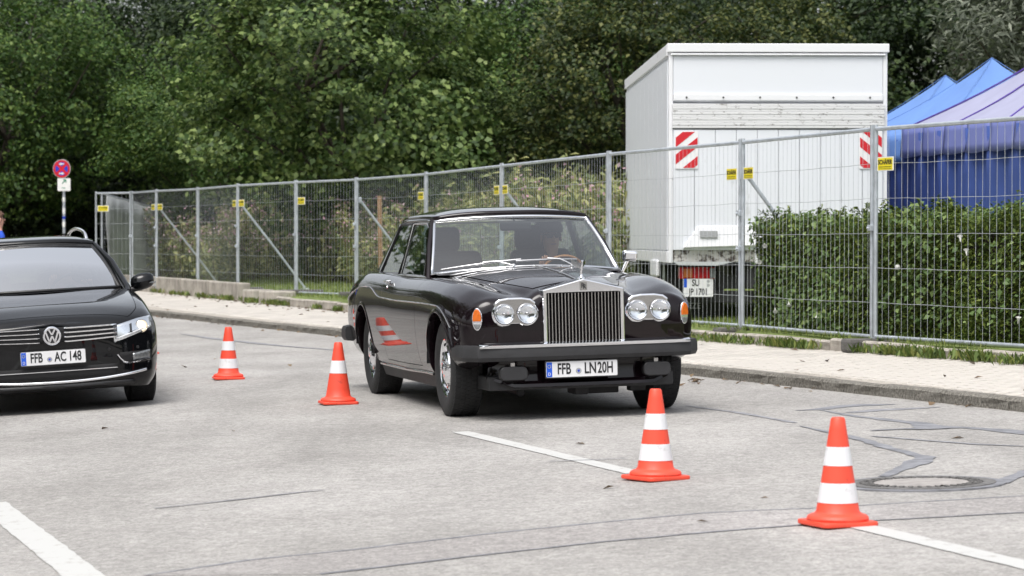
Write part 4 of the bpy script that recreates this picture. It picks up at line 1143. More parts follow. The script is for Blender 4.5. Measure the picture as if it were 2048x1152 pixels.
for k, (x, y) in enumerate(far): place_tree('dark', x, y, 1.2, k * 1.3, 'dark_tree', 'tall shadowy tree at the back of the wood, ' + FAR_LAB[k], z=1.5)
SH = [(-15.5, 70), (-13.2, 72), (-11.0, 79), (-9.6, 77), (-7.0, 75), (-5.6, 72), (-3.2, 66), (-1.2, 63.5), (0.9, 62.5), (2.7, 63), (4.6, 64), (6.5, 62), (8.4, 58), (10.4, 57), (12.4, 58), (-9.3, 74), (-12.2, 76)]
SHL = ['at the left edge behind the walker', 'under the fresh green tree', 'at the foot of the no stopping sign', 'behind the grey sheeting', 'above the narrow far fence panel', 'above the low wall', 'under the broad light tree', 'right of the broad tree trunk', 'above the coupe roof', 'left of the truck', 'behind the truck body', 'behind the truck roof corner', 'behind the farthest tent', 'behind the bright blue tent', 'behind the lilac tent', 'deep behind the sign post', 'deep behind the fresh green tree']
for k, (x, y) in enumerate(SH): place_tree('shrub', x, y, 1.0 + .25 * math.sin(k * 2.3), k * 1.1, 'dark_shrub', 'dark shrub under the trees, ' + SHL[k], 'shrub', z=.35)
# out-of-view trees beside the road and behind the camera, added to darken reflections
for k, (x, y) in enumerate([(-21.5, 50), (-18.5, 40), (-16, 29), (-15, 17), (-23, 60), (-26, 69), (-14, -34), (-7, -42), (1, -46), (9, -43), (17, -36), (-19, -14)]): place_tree('mid' if k < 6 else 'dark', x, y, 2.3 if k > 5 else 1.8, k * 1.9, 'reflection_tree', 'unseen roadside tree added for dark reflections, ' + ['opposite the far fence', 'opposite the two cars', 'beside the estate car lane', 'abreast of the camera', 'beyond the walker', 'in the far bend', 'behind the camera to the left', 'behind the camera in the bend', 'straight behind the camera', 'behind the camera to the right', 'behind the camera at the far right', 'behind the camera at the far left'][k], z=-.4)


# ------------------------------------------------------------------ car body tools
def pchip_rows(yk, A, yq):
    """Monotone cubic interpolation of A (stations, k) over yk (descending) at yq."""
    yk = np.array(yk, float); A = np.array(A, float); o = np.argsort(yk); x = yk[o]; a = A[o]
    h = np.diff(x); d = np.diff(a, axis=0) / h[:, None]; m_ = np.zeros_like(a)
    w1 = 2 * h[1:] + h[:-1]; w2 = h[1:] + 2 * h[:-1]
    same = d[1:] * d[:-1] > 0
    with np.errstate(divide='ignore', invalid='ignore'):
        hm = (w1 + w2)[:, None] / (w1[:, None] / d[:-1] + w2[:, None] / d[1:])
    m_[1:-1] = np.where(same, np.nan_to_num(hm), 0.0); m_[0] = d[0]; m_[-1] = d[-1]
    yq = np.array(yq, float); i = np.clip(np.searchsorted(x, yq) - 1, 0, len(h) - 1)
    t = ((yq - x[i]) / h[i])[:, None]; H = h[i][:, None]
    return (2*t**3 - 3*t**2 + 1) * a[i] + (t**3 - 2*t**2 + t) * H * m_[i] + (-2*t**3 + 3*t**2) * a[i+1] + (t**3 - t**2) * H * m_[i+1]

class Body:
    """Half body lofted through sections; rows run nose to tail, columns sill to centre line."""
    def __init__(s, stations, sub=5, step=0.022):
        ys = [st[0] for st in stations]; K = len(stations[0][1])
        A = np.array([[c for p in st[1] for c in p] for st in stations])
        yq = np.arange(ys[0], ys[-1], -step); yq = np.append(yq, ys[-1])
        B = pchip_rows(ys, A, yq).reshape(len(yq), K, 2)
        tq = np.linspace(0, K - 1, (K - 1) * sub + 1); i = np.clip(tq.astype(int), 0, K - 2); t = (tq - i)[None, :, None]
        p1, p2 = B[:, i], B[:, i + 1]; p0 = B[:, np.maximum(i - 1, 0)]; p3 = B[:, np.minimum(i + 2, K - 1)]
        S = 0.5 * ((2 * p1) + (-p0 + p2) * t + (2*p0 - 5*p1 + 4*p2 - p3) * t**2 + (-p0 + 3*p1 - 3*p2 + p3) * t**3)
        S[:, -1, 0] = 0; s.y = yq; s.x = np.maximum(S[:, :, 0], 0.0); s.z = S[:, :, 1]; s.sub = sub; s.nu, s.nv = s.x.shape
    def P(s, i, j, side=1): return (side * s.x[i, j], s.y[i] if np.ndim(s.y) == 1 else s.y[i, j], s.z[i, j])
    def iy(s, y): return int(np.argmin(np.abs(s.y - y)))
    def at(s, y, j, side=1, off=0.0):
        """Point on the surface at length y and column j, pushed outwards."""
        i = s.iy(y); j0 = int(j); f = j - j0; j1 = min(s.nv - 1, j0 + 1); n = s.normal(i, int(round(j)))
        def col(a, jj): return float(np.interp(-y, -s.y, a[:, jj]))
        p = Vector((col(s.x, j0) * (1 - f) + col(s.x, j1) * f, y, col(s.z, j0) * (1 - f) + col(s.z, j1) * f))
        p = p + n * off; return (side * p.x, p.y, p.z)
    def normal(s, i, j):
        i0, i1 = max(0, i - 1), min(s.nu - 1, i + 1); j0, j1 = max(0, j - 1), min(s.nv - 1, j + 1)
        n = (Vector(s.P(i0, j)) - Vector(s.P(i1, j))).cross(Vector(s.P(i, j1)) - Vector(s.P(i, j0)))
        n.normalize()
        return n if n.x * s.x[i, j] + n.z * 0.5 >= -1e-6 or n.x > 0 else -n
    def front_y(s, x, z):
        """Length at which the nose surface is met at half width x and height z."""
        best = None; lastw = 0.0
        for i in range(s.nu):
            xs, zs = s.x[i], s.z[i]
            if z > zs.max(): continue
            k = np.where((zs[:-1] <= z) & (zs[1:] >= z))[0]
            if len(k) == 0: continue
            k = k[0]; f = (z - zs[k]) / max(1e-9, zs[k + 1] - zs[k]); w = xs[k] + f * (xs[k + 1] - xs[k])
            if w >= abs(x):
                if best is None: return float(s.y[i]) if i == 0 else float(s.y[i - 1] + (s.y[i] - s.y[i - 1]) * (abs(x) - lastw) / max(1e-6, w - lastw))
            lastw = w
        return float(s.y[0])
    def side_x(s, y, z):
        i = s.iy(y); k = np.where((s.z[i][:-1] <= z) & (s.z[i][1:] >= z))[0]
        if len(k) == 0: return float(s.x[i].max())
        k = k[0]; f = (z - s.z[i][k]) / max(1e-9, s.z[i][k + 1] - s.z[i][k]); return float(s.x[i][k] + f * (s.x[i][k + 1] - s.x[i][k]))

def rect_panel(b, i0, i1, j0, j1, name, m, parent, sides=(1,), gap=0.0055, lip=0.02, join=False, proud=0.0):
    """A separate body panel over a rectangle of the loft, with shrunken edges and a folded lip."""
    for sd in sides:
        q = MB(); rows = []
        for i in range(i0, i1 + 1):
            row = []
            for j in range(j0, j1 + 1):
                p = Vector(b.P(i, j)); n = b.normal(i, j); p += n * proud
                if i == i0: p += (Vector(b.P(i + 1, j)) - Vector(b.P(i, j))).normalized() * gap
                if i == i1: p += (Vector(b.P(i - 1, j)) - Vector(b.P(i, j))).normalized() * gap
                if j == j0: p += (Vector(b.P(i, j + 1)) - Vector(b.P(i, j))).normalized() * gap
                if j == j1 and not join: p += (Vector(b.P(i, j - 1)) - Vector(b.P(i, j))).normalized() * gap
                row.append((p, n))
            rows.append(row)
        def full(row):
            pts = [(p.x * sd, p.y, p.z) for p, n in row]
            if join: pts = pts[:-1] + [(0, row[-1][0].y, row[-1][0].z)] + [(-x, y, z) for x, y, z in pts[:-1][::-1]]
            return pts
        def low(row):
            pts = [((p - n * lip).x * sd, (p - n * lip).y, (p - n * lip).z) for p, n in row]
            if join: pts = pts[:-1] + [(0, row[-1][0].y, row[-1][0].z - lip)] + [(-x, y, z) for x, y, z in pts[:-1][::-1]]
            return pts
        G = [full(r) for r in rows]; Lw = [low(r) for r in rows]
        q.grid(G, flip=(sd < 0)); q.grid([G[0], Lw[0]], flip=(sd < 0)); q.grid([G[-1], Lw[-1]], flip=(sd > 0))
        q.grid([[r[0] for r in G], [r[0] for r in Lw]]); q.grid([[r[-1] for r in G], [r[-1] for r in Lw]], flip=True)
        o = q.build(name, m, parent, smooth=40)
        if not join: last = o
    return o

def body_shell(b, name, m, parent, skip, arches, cap_front=True, cap_rear=True, bulge=0.0):
    """The rest of the shell. skip(i, j) tells which cells belong to other panels; arches = [(y, z, r)]."""
    q = MB()
    Y = np.repeat(b.y[:, None], b.nv, 1); X, Z = b.x.copy(), b.z.copy()
    inside = np.zeros((b.nu, b.nv), bool)
    for ay, az, ar in arches:
        d = np.hypot(Y - ay, Z - az); sidecol = np.zeros_like(inside); sidecol[:, :6 * b.sub + 1] = True
        inside |= (d < ar) & sidecol
    Y2, Z2 = Y.copy(), Z.copy()
    for ay, az, ar in arches:
        d = np.hypot(Y - ay, Z - az); k = inside & (d < ar); dd = np.maximum(d, 1e-6)
        Y2[k] = (ay + (Y - ay) / dd * ar)[k]; Z2[k] = (az + (Z - az) / dd * ar)[k]
    for sd in (1, -1):
        o = len(q.v)
        q.v.extend([(sd * X[i, j], Y2[i, j], Z2[i, j]) for i in range(b.nu) for j in range(b.nv)])
        for i in range(b.nu - 1):
            for j in range(b.nv - 1):
                if skip(i, j): continue
                if inside[i, j] and inside[i + 1, j] and inside[i, j + 1] and inside[i + 1, j + 1]: continue
                f = (o + i * b.nv + j, o + i * b.nv + j + 1, o + (i + 1) * b.nv + j + 1, o + (i + 1) * b.nv + j)
                q.f.append(f if sd > 0 else f[::-1]); q.m.append(0)
    for do, i, fl in ((cap_front, 0, False), (cap_rear, b.nu - 1, True)):
        if not do: continue
        rows = []
        for j in range(b.nv):
            xm = b.x[i, j]; row = []
            for k in range(9):
                f = -1 + 2 * k / 8; row.append((xm * f, b.y[i] + bulge * (1 - f * f) * (1 if i == 0 else -1), b.z[i, j]))
            rows.append(row)
        q.grid(rows, flip=fl)
    me_o = q.build(name, m, parent, recalc=True)
    me_o.data.shade_smooth(); me_o.data.set_sharp_from_angle(angle=R(42))
    return me_o

def arch_lip(b, ay, az, ar, side, w, m, name, parent, a0=-8, a1=188, out=0.012):
    rows = []
    for k in range(41):
        a = R(a0 + (a1 - a0) * k / 40); row = []
        for r_, dx in ((ar + w, 0.001), (ar + w * .5, out), (ar - .002, out * .8), (ar - .004, -.03), (ar + .002, -.10)):
            y, z = ay + r_ * math.cos(a), az + r_ * math.sin(a); row.append((side * (b.side_x(ay + (ar + w) * math.cos(a), max(b.z[b.iy(y), 0] + .005, az + (ar + w) * math.sin(a))) + dx), y, z))
        rows.append(row)
    q = MB(); q.grid(rows); return q.build(name, m, parent, smooth=50)

def wheel(parent, x, y, side, r, w, tyre_m, rim, seed=0):
    """Wheel with tread blocks; rim(MB-builder) adds the disc. Local axle along X, outer face at side."""
    root = empty('wheel'); root.parent = parent; root.location = (x, y, r)
    mt = Matrix.Rotation(R(90), 4, 'Y')
    q = MB(); h = w / 2
    q.lathe([(r * .60, -h * .82), (r * .70, -h * 1.0), (r * .86, -h * 1.03), (r * .955, -h * .93), (r * .99, -h * .78), (r, -h * .4), (r, h * .4), (r * .99, h * .78), (r * .955, h * .93), (r * .86, h * 1.03), (r * .70, h * 1.0), (r * .60, h * .82)], mt, n=64, cap=False)
    ty = q.build('tyre', tyre_m, root, smooth=40)
    q = MB(); g = random.Random(seed)
    for k in range(70):
        for c, wd in ((-.70, .30), (-.34, .26), (0.0, .26), (.34, .26), (.70, .30)):
            a = 2 * math.pi * (k + (0.5 if abs(c) in (.34,) else 0)) / 70
            fm = Matrix.Rotation(a, 3, 'X')
            q.box(fm @ Vector((c * h, 0, r * (0.999 if abs(c) < .6 else .990))), (wd * h, r * 2 * math.pi / 70 * .86, 0.009), fm @ Matrix.Rotation(R(14 if c < 0 else -14), 3, 'Z'))
    q.build('tread', tyre_m, root)
    rim(root, side, r, w, mt)
    return root

def number_plate(parent, c, text, w, tilt=0.0, name='number_plate'):
    q = MB(); q.prism(rrect(w + .016, 0.126, 0.010), 0.006, facing_fwd(c)); o = q.build(name, M['black_plastic'], parent)
    e = (c[0], c[1] + .007, c[2])
    q = MB(); q.prism(rrect(w, 0.110, 0.008), 0.002, facing_fwd(e)); f = q.build('plate_face', M['reflex_white'], o)
    q = MB(); q.prism([(-w/2 + .003, -.052), (-w/2 + .043, -.052), (-w/2 + .043, .052), (-w/2 + .003, .052)], 0.001, facing_fwd((e[0], e[1] + .002, e[2]))); q.build('blue_strip', M['eu_blue'], o)
    text_mesh("D", 0.032, facing_fwd((e[0] + w/2 - .023, e[1] + .0035, e[2] - .032)), 'lettering', M['reflex_white'], o, sx=.9)
    q = MB()
    for k in range(12):
        a = 2 * math.pi * k / 12; q.box((e[0] + w/2 - .023 + .011 * math.cos(a), e[1] + .0035, e[2] + .022 + .011 * math.sin(a)), (.0032, .001, .0032))
    q.build('stars', M['sign_yellow'], o)
    for body, cx, sx in text:
        if body == '*':
            for dz in (-0.014,):
                q = MB(); q.lathe([(0, .0015), (.021, .0015), (.021, 0)], facing_fwd((e[0] - cx, e[1] + .002, e[2] + dz)), n=20, cap=False); sl = q.build('seal', M['seam_grey'], o)
                q = MB(); q.prism([(-.008, .008), (-.008, -.002), (0, -.011), (.008, -.002), (.008, .008)], .001, facing_fwd((e[0] - cx, e[1] + .0038, e[2] + dz))); q.build('crest', M['sign_blue'], sl)
        else: text_mesh(body, 0.108, facing_fwd((e[0] - cx, e[1] + .0025, e[2])), 'lettering', M['print_black'], o, sx=sx, bold=0.0022)
    return o

def skin_figure(name, joints, edges, mats, zone, parent=None, levels=2):
    """One continuous body grown on a skeleton. joints: name -> (pos, radius); zone(point) -> material slot."""
    names = list(joints); idx = {n: i for i, n in enumerate(names)}
    me = bpy.data.meshes.new(name); me.from_pydata([joints[n][0] for n in names], [(idx[a], idx[b]) for a, b in edges], [])
    o = bpy.data.objects.new(name, me); COL.objects.link(o)
    md = o.modifiers.new("skin", 'SKIN'); md.use_smooth_shade = True
    for n in names:
        r_ = joints[n][1]; sv_ = me.skin_vertices[0].data[idx[n]]; sv_.radius = r_ if isinstance(r_, tuple) else (r_, r_)
    me.skin_vertices[0].data[0].use_root = True
    ss_ = o.modifiers.new("sub", 'SUBSURF'); ss_.levels = levels; ss_.render_levels = levels
    dg = bpy.context.evaluated_depsgraph_get(); dg.update()
    nm = bpy.data.meshes.new_from_object(o.evaluated_get(dg)); bpy.data.objects.remove(o)
    nm.materials.clear()
    for q in mats: nm.materials.append(q)
    for pl in nm.polygons: pl.material_index = zone(pl.center); pl.use_smooth = True
    ob = bpy.data.objects.new(name, nm); COL.objects.link(ob)
    if parent is not None: ob.parent = parent
    return ob

def hand_joints(J, E, side, wrist, wname, dirn, across, s=1.0, curl=0.5):
    """Palm, four bent fingers of unequal length and a thumb from the side of the palm."""
    d = Vector(dirn).normalized(); a = Vector(across).normalized(); n = d.cross(a).normalized(); w = Vector(wrist)
    pn = side + 'palm'; J[pn] = (tuple(w + d * .055 * s), (.032 * s, .018 * s)); E.append((wname, pn))
    for k, (off, L) in enumerate(((.030, .070), (.010, .080), (-.010, .074), (-.030, .058))):
        b = w + d * .085 * s + a * off * s; m1 = b + (d * (1 - curl * .5) + n * curl * .5).normalized() * L * .5 * s; t = m1 + (d * (1 - curl) + n * curl).normalized() * L * .5 * s
        for nm, p, r_ in ((f'{side}f{k}a', b, .010), (f'{side}f{k}b', m1, .009), (f'{side}f{k}c', t, .007)): J[nm] = (tuple(p), r_ * s)
        E += [(pn, f'{side}f{k}a'), (f'{side}f{k}a', f'{side}f{k}b'), (f'{side}f{k}b', f'{side}f{k}c')]
    t0 = w + d * .035 * s + a * .034 * s; t1 = w + d * .065 * s + a * .058 * s + n * .01; t2 = w + d * .092 * s + a * .060 * s + n * .02
    for nm, p, r_ in ((side + 'ta', t0, .013), (side + 'tb', t1, .010), (side + 'tc', t2, .008)): J[nm] = (tuple(p), r_ * s)
    E += [(pn, side + 'ta'), (side + 'ta', side + 'tb'), (side + 'tb', side + 'tc')]

def head_extras(parent, c, hair_m, fwd=1, glasses=False, cap=None, hair_full=True):
    """Eyes, nose, mouth, ears, hair (and cap, sunglasses) around a head centre; the face looks along local +Y*fwd."""
    c = Vector(c); f = fwd
    q = MB(); q.lathe([(0.0, .028), (.010, .018), (.016, .0), (.014, -.008), (0, -.012)], Matrix.Translation(c + Vector((0, f * .098, -.012))), n=10, cap=False); q.build('nose', M['skin'], parent, smooth=60)
    q = MB(); q.box(c + Vector((0, f * .093, -.052)), (.045, .008, .010)); q.build('mouth', M['red_edge'] if False else M['cloth_pink'], parent, bevel=.003)
    for sx in (-1, 1):
        q = MB(); q.lathe([(0, .022), (.012, .018), (.016, 0), (.012, -.018), (0, -.022)], Matrix.Translation(c + Vector((sx * .082, f * .005, -.005))) @ Matrix.Diagonal((.5, 1, 1.4, 1)), n=10, cap=False); q.build('ear', M['skin'], parent, smooth=60)
        if not glasses:
            q = MB(); q.lathe([(0, .010), (.010, .004), (.010, -.004), (0, -.010)], Matrix.Translation(c + Vector((sx * .032, f * .086, .018))), n=8, cap=False); q.build('eye', M['print_black'], parent, smooth=60)
    if glasses:
        q = MB()
        for sx in (-1, 1):
            q.prism(rrect(.056, .040, .014), .006, basis((1, 0, 0), (0, 0, 1), (0, -1, 0), tuple(c + Vector((sx * .034, f * .100, .016)))))
            q.tube([c + Vector((sx * .062, f * .098, .024)), c + Vector((sx * .084, f * .02, .024))], .004, 6)
        q.tube([c + Vector((-.01, f * .1, .022)), c + Vector((.01, f * .1, .022))], .004, 6); q.build('sunglasses', M['print_black'], parent)
    # hair shell over back and top of the skull
    rows = []
    for i in range(9):
        th = math.pi * (0.02 + 0.62 * i / 8); row = []
        for k in range(17):
            ph = 2 * math.pi * k / 16; cut = 1.0
            x, y, z = math.sin(th) * math.cos(ph), math.sin(th) * math.sin(ph), math.cos(th)
            if y * f > 0.35 and z < 0.55: z = 0.55 + (z - .55) * .12; 
            s_ = 1.0 if z > -.9 else 1
            row.append(c + Vector((x * .088, y * .106 - f * .008, z * .118 + .022)))
        rows.append(row)
    q = MB(); q.grid(rows, flip=True); q.build('hair', hair_m, parent, smooth=80)
    if cap:
        q = MB(); q.lathe([(.098, .0), (.104, .02), (.102, .055), (.085, .088), (.05, .104), (0, .108)], Matrix.Translation(c + Vector((0, 0, .040))) @ Matrix.Diagonal((.95, 1.12, 1, 1)), n=24, cap=False); cp = q.build('cap', cap, parent, smooth=60)
        q = MB(); q.prism([(-.075, .06), (-.06, .13), (0, .155), (.06, .13), (.075, .06)], .008, Matrix.Translation(c + Vector((0, 0, .044))) @ Matrix.Diagonal((1, f, 1, 1))); q.build('peak', cap, cp, bevel=.003)

def driver(parent, name_label, head, coat, hair, wheel_c, wheel_r, cap=None, glasses=False, slim=1.0):
    """Seated driver (a thing of its own) in car coordinates transformed by the car's matrix."""
    hx, hy, hz = head
    root = empty('person', label=name_label, cat='person'); root.matrix_world = parent.matrix_world.copy() @ Matrix.Translation((hx, hy - .05, hz - .72))
    o = Vector((hx, hy - .05, hz - .72)); J, E = {}, []
    def V(x, y, z): return (x, y, z)
    J['pelvis'] = (V(0, 0, .10), (.17, .13)); J['waist'] = (V(0, .01, .26), (.15 * slim, .11)); J['chest'] = (V(0, .02, .42), (.17 * slim, .12)); J['collar'] = (V(0, .03, .535), (.10, .075)); J['neck'] = (V(0, .05, .61), (.055, .055))
    J['jaw'] = (V(0, .065, .665), (.060, .070)); J['head'] = (V(0, .055, .735), (.078, .095)); J['crown'] = (V(0, .045, .80), (.055, .07))
    E += [('pelvis', 'waist'), ('waist', 'chest'), ('chest', 'collar'), ('collar', 'neck'), ('neck', 'jaw'), ('jaw', 'head'), ('head', 'crown')]
    wc = Vector(wheel_c) - o
    for sd, nm in ((1, 'R'), (-1, 'L')):
        J[nm + 'sh'] = (V(sd * .19 * slim, .02, .50), .062); J[nm + 'el'] = (V(sd * .27, .22, .27), .045)
        wr = wc + Vector((sd * wheel_r * .92, -.065, .06)); J[nm + 'wr'] = (tuple(wr), .029)
        J[nm + 'hip'] = (V(sd * .10, .02, .06), .09); J[nm + 'kn'] = (V(sd * .15, .45, .16), .065); J[nm + 'an'] = (V(sd * .14, .72, -.16), .045); J[nm + 'to'] = (V(sd * .14, .86, -.18), .035)
        E += [('collar', nm + 'sh'), (nm + 'sh', nm + 'el'), (nm + 'el', nm + 'wr'), ('pelvis', nm + 'hip'), (nm + 'hip', nm + 'kn'), (nm + 'kn', nm + 'an'), (nm + 'an', nm + 'to')]
        hand_joints(J, E, nm, wr, nm + 'wr', (-sd * .15, .75, .55), (-sd * .9, -.1, .2), .95, .55)
    wrs = [Vector(J['Rwr'][0]), Vector(J['Lwr'][0])]
    def zone(p):
        if p.z > .575 and abs(p.x) < .13: return 0
        if min((p - w).length for w in wrs) < .03 or (p.y > wrs[0].y - .01 and p.z > wrs[0].z - .06): return 0
        if p.z < .16 and p.y > .03: return 2
        return 1
    skin_figure('body', J, E, [M['skin'], coat, M['cloth_dark']], zone, root)
    head_extras(root, (0, .055, .745), hair, 1, glasses, cap)
    return root

def seat(parent, x, y, z, m, headrest=True):
    q = MB(); q.box((x, y + .25, z + .10), (.50, .52, .18)); st = q.build('seat', m, parent, bevel=.06, segs=3)
    q = MB(); q.box((0, 0, .31), (.50, .16, .62), None); b_ = q.build('backrest', m, st, bevel=.06, segs=3, loc=(x, y - .04, z + .16), rot=(R(-14) * -1 * -1, 0, 0))
    if headrest:
        q = MB(); q.box((x, y - .22, z + .86), (.28, .10, .20)); q.build('headrest', m, st, bevel=.045, segs=3)
    return st

# ------------------------------------------------------------------ vintage two-door coupe
def place_car(name, label, cat, X, Y, yaw, roll, z, pitch=0.0):
    o = empty(name, (X, Y, z), (pitch, roll, math.pi + yaw), label, cat)
    o.rotation_mode = 'XYZ'
    bpy.context.view_layer.update(); return o
coupe = place_car('vintage_coupe', 'black vintage two door coupe with tall chrome grille, driving towards the camera', 'car', 0.344, 20.64, R(13.1), R(1.48), 0.004)
lo4 = [(.76, .24), (.835, .29), (.885, .42), (.91, .60)]
CS = [
 (.745, [(.62, .43), (.70, .445), (.725, .49), (.735, .60), (.735, .68), (.715, .755), (.665, .80), (.60, .815), (.42, .81), (.31, .86), (.155, .885), (0, .90)]),
 (.715, [(.66, .42), (.745, .435), (.775, .48), (.785, .60), (.785, .70), (.765, .785), (.71, .838), (.63, .853), (.42, .838), (.31, .895), (.155, .925), (0, .945)]),
 (.64, [(.70, .40), (.795, .42), (.83, .47), (.842, .60), (.842, .725), (.808, .803), (.74, .855), (.63, .880), (.415, .862), (.312, .915), (.156, .945), (0, .968)]),
 (.42, [(.74, .36), (.825, .385), (.868, .45), (.885, .60), (.887, .755), (.852, .848), (.78, .906), (.675, .934), (.47, .900), (.37, .938), (.19, .975), (0, .995)]),
 (.0, [(.76, .24), (.835, .29), (.885, .42), (.908, .60), (.91, .775), (.880, .888), (.805, .952), (.71, .980), (.565, .957), (.475, .968), (.25, 1.014), (0, 1.031)]),
 (-.70, lo4 + [(.912, .78), (.89, .905), (.825, .975), (.76, .998), (.66, .998), (.585, 1.008), (.30, 1.050), (0, 1.062)]),
 (-1.5, [(.77, .24), (.84, .28), (.888, .42), (.912, .60), (.914, .78), (.892, .905), (.83, .975), (.765, .995), (.66, .99), (.585, .985), (.30, .985), (0, .985)]),
 (-2.3, [(.77, .24), (.84, .28), (.890, .42), (.914, .60), (.916, .79), (.895, .925), (.835, .995), (.765, 1.012), (.66, 1.0), (.585, .99), (.30, .99), (0, .99)]),
 (-3.05, [(.77, .24), (.84, .30), (.893, .42), (.918, .60), (.918, .79), (.898, .93), (.84, 1.003), (.765, 1.022), (.66, 1.022), (.585, 1.022), (.30, 1.025), (0, 1.028)]),
 (-3.75, [(.76, .28), (.83, .34), (.875, .45), (.90, .60), (.898, .76), (.872, .88), (.81, .945), (.73, .965), (.64, .968), (.585, .97), (.30, .978), (0, .98)]),
 (-4.08, [(.72, .34), (.79, .38), (.83, .47), (.85, .60), (.845, .72), (.815, .82), (.755, .875), (.68, .893), (.60, .90), (.54, .902), (.28, .908), (0, .91)]),
 (-4.20, [(.66, .40), (.72, .43), (.755, .49), (.77, .60), (.765, .68), (.74, .755), (.69, .80), (.62, .815), (.55, .82), (.5, .822), (.26, .825), (0, .828)]),
]
cb = Body(CS, 5, 0.022); S5 = 5
dI0, dI1 = cb.iy(-.78), cb.iy(-2.16); dJ0, dJ1 = int(1.4 * S5), int(6.9 * S5)
hI0, hI1 = cb.iy(.60), cb.iy(-.62); hJ0 = 9 * S5
cabI0, cabI1 = cb.iy(-.86), cb.iy(-3.32)
bI0, bI1 = cb.iy(-3.40), cb.iy(-4.12)
ARCH = [(0.0, .355, .405), (-3.05, .355, .395)]
def coupe_skip(i, j):
    if dI0 <= i < dI1 and dJ0 <= j < dJ1: return True
    if hI0 <= i < hI1 and j >= hJ0: return True
    if cabI0 <= i < cabI1 and j >= 7 * S5 + 1: return True
    if bI0 <= i < bI1 and j >= 8 * S5 + 2: return True
    return False
body_shell(cb, 'body', M['coupe_paint'], coupe, coupe_skip, ARCH, bulge=.012)
rect_panel(cb, hI0, hI1, hJ0, cb.nv - 1, 'bonnet', M['coupe_paint'], coupe, join=True, proud=.004)
rect_panel(cb, bI0, bI1, 8 * S5 + 2, cb.nv - 1, 'boot_lid', M['coupe_paint'], coupe, join=True, proud=.002)
for sd in (1, -1):
    dr = rect_panel(cb, dI0, dI1, dJ0, dJ1, 'door', M['coupe_paint'], coupe, sides=(sd,))
    # handle: chrome plate, grip and key button, near the rear edge
    hp = cb.at(-2.02, 5.35 * S5, sd, .012)
    q = MB(); q.box((hp[0], -1.985, hp[2]), (.016, .185, .028)); q.box((hp[0] + sd * .016, -1.99, hp[2] + .004), (.02, .15, .018)); q.tube([(hp[0] - sd * .01, -1.965, hp[2] - .045), (hp[0] + sd * .016, -1.965, hp[2] - .045)], .013, 10)
    q.build('door_handle', M['chrome'], dr, bevel=.006)
    for ay, az, ar in ARCH: arch_lip(cb, ay, az, ar, sd, .026, M['coupe_paint'], 'wheel_arch', coupe, 6 if ay == 0 else -6, 190, .006)
    # crease moulding and sill strip
    for nm, jj, ya, yb, rr_ in (('side_moulding', 4.25, .42, -3.98, .0055),):
        pts = []
        for k in range(80):
            y = ya + (yb - ya) * k / 79; jq = jj
            if y > .0: jq = jj - (y / .42) ** 2 * .9
            if -2.75 < y < -2.2: jq = jj + .55 * math.sin((y + 2.2) / -.55 * math.pi / 2) ** 2
            elif y <= -2.75: jq = jj + .55 * math.cos((y + 2.75) / -1.23 * math.pi / 2)
            pts.append(cb.at(y, jq * S5, sd, .003))
        q = MB(); q.tube(pts, rr_, 6, caps=False); q.build(nm, M['chrome_soft'], coupe, smooth=60)
    q = MB(); pts = [cb.at(-.45 - 2.12 * k / 30, 1.0 * S5, sd, .006) for k in range(31)]; q.tube(pts, .011, 6); q.build('sill_strip', M['chrome_soft'], coupe, smooth=60)
    rows = [[cb.at(-.42 - 2.2 * k / 20, 1 * S5, sd, -.002), (sd * .80, -.42 - 2.2 * k / 20, .185), (sd * .70, -.42 - 2.2 * k / 20, .17)] for k in range(21)]
    q = MB(); q.grid(rows); q.build('sill', M['steel_dark'], coupe, smooth=50)
# wheel wells and underside
for ay, az, ar in ARCH:
    for sd in (1, -1):
        q = MB(); rows = []
        for k in range(25):
            a = R((28 if ay == 0 else 0) + (150 if ay == 0 else 172) * k / 24); rows.append([(sd * x, ay + (ar + .006) * math.cos(a), az + (ar + .006) * math.sin(a)) for x in (.90, .7, .52)])
        q.grid(rows); q.add([rows[k][2] for k in range(25)], [tuple(range(25))]); q.build('wheel_well', M['dark_gap'], coupe)
q = MB(); q.box((0, -1.6, .26), (1.36, 4.6, .10)); q.box((0, .1, .33), (1.0, .9, .22)); q.box((0, -3.05, .33), (1.3, .12, .12)); q.tube([(.35, .3, .17), (.35, -3.9, .2)], .035, 8); q.box((-.2, .25, .19), (.34, .2, .09)); q.box((-.05, .45, .2), (.10, .12, .10)); q.box((-.48, .42, .2), (.12, .1, .08))
q.build('underbody', M['steel_dark'], coupe, bevel=.01)

# roof, pillars and glass
def grid_roof(st, n=17, drop=3.0):
    rows = []
    for y, ex, ez, cz in st:
        row = []
        for k in range(n):
            t = -1 + 2 * k / (n - 1); row.append((ex * t, y + (0.10 * (1 - t * t) if y == st[0][0] else 0), cz - (cz - ez) * abs(t) ** drop))
        rows.append(row)
    return rows
RS = [(-1.40, .605, 1.430, 1.462), (-1.55, .615, 1.436, 1.484), (-1.9, .62, 1.440, 1.503), (-2.3, .618, 1.438, 1.503), (-2.6, .605, 1.430, 1.488), (-2.78, .59, 1.415, 1.462), (-2.92, .575, 1.385, 1.425)]
ra = pchip_rows([r_[0] for r_ in RS], [r_[1:] for r_ in RS], np.linspace(-1.40, -2.92, 25))
q = MB(); q.grid(grid_roof([(y, *a) for y, a in zip(np.linspace(-1.40, -2.92, 25), ra)], 25, 3.2), flip=False)
q.build('roof', M['coupe_paint'], coupe, smooth=60, solid=.03)
WB = lambda t: (t * .735, -.70 - .25 * abs(t) ** 2.2, 1.066 - .046 * abs(t) ** 2)     # windscreen foot
WT = lambda t: (t * .610, -1.30 - .11 * abs(t) ** 2.2, 1.452 - .026 * abs(t) ** 2)    # windscreen head
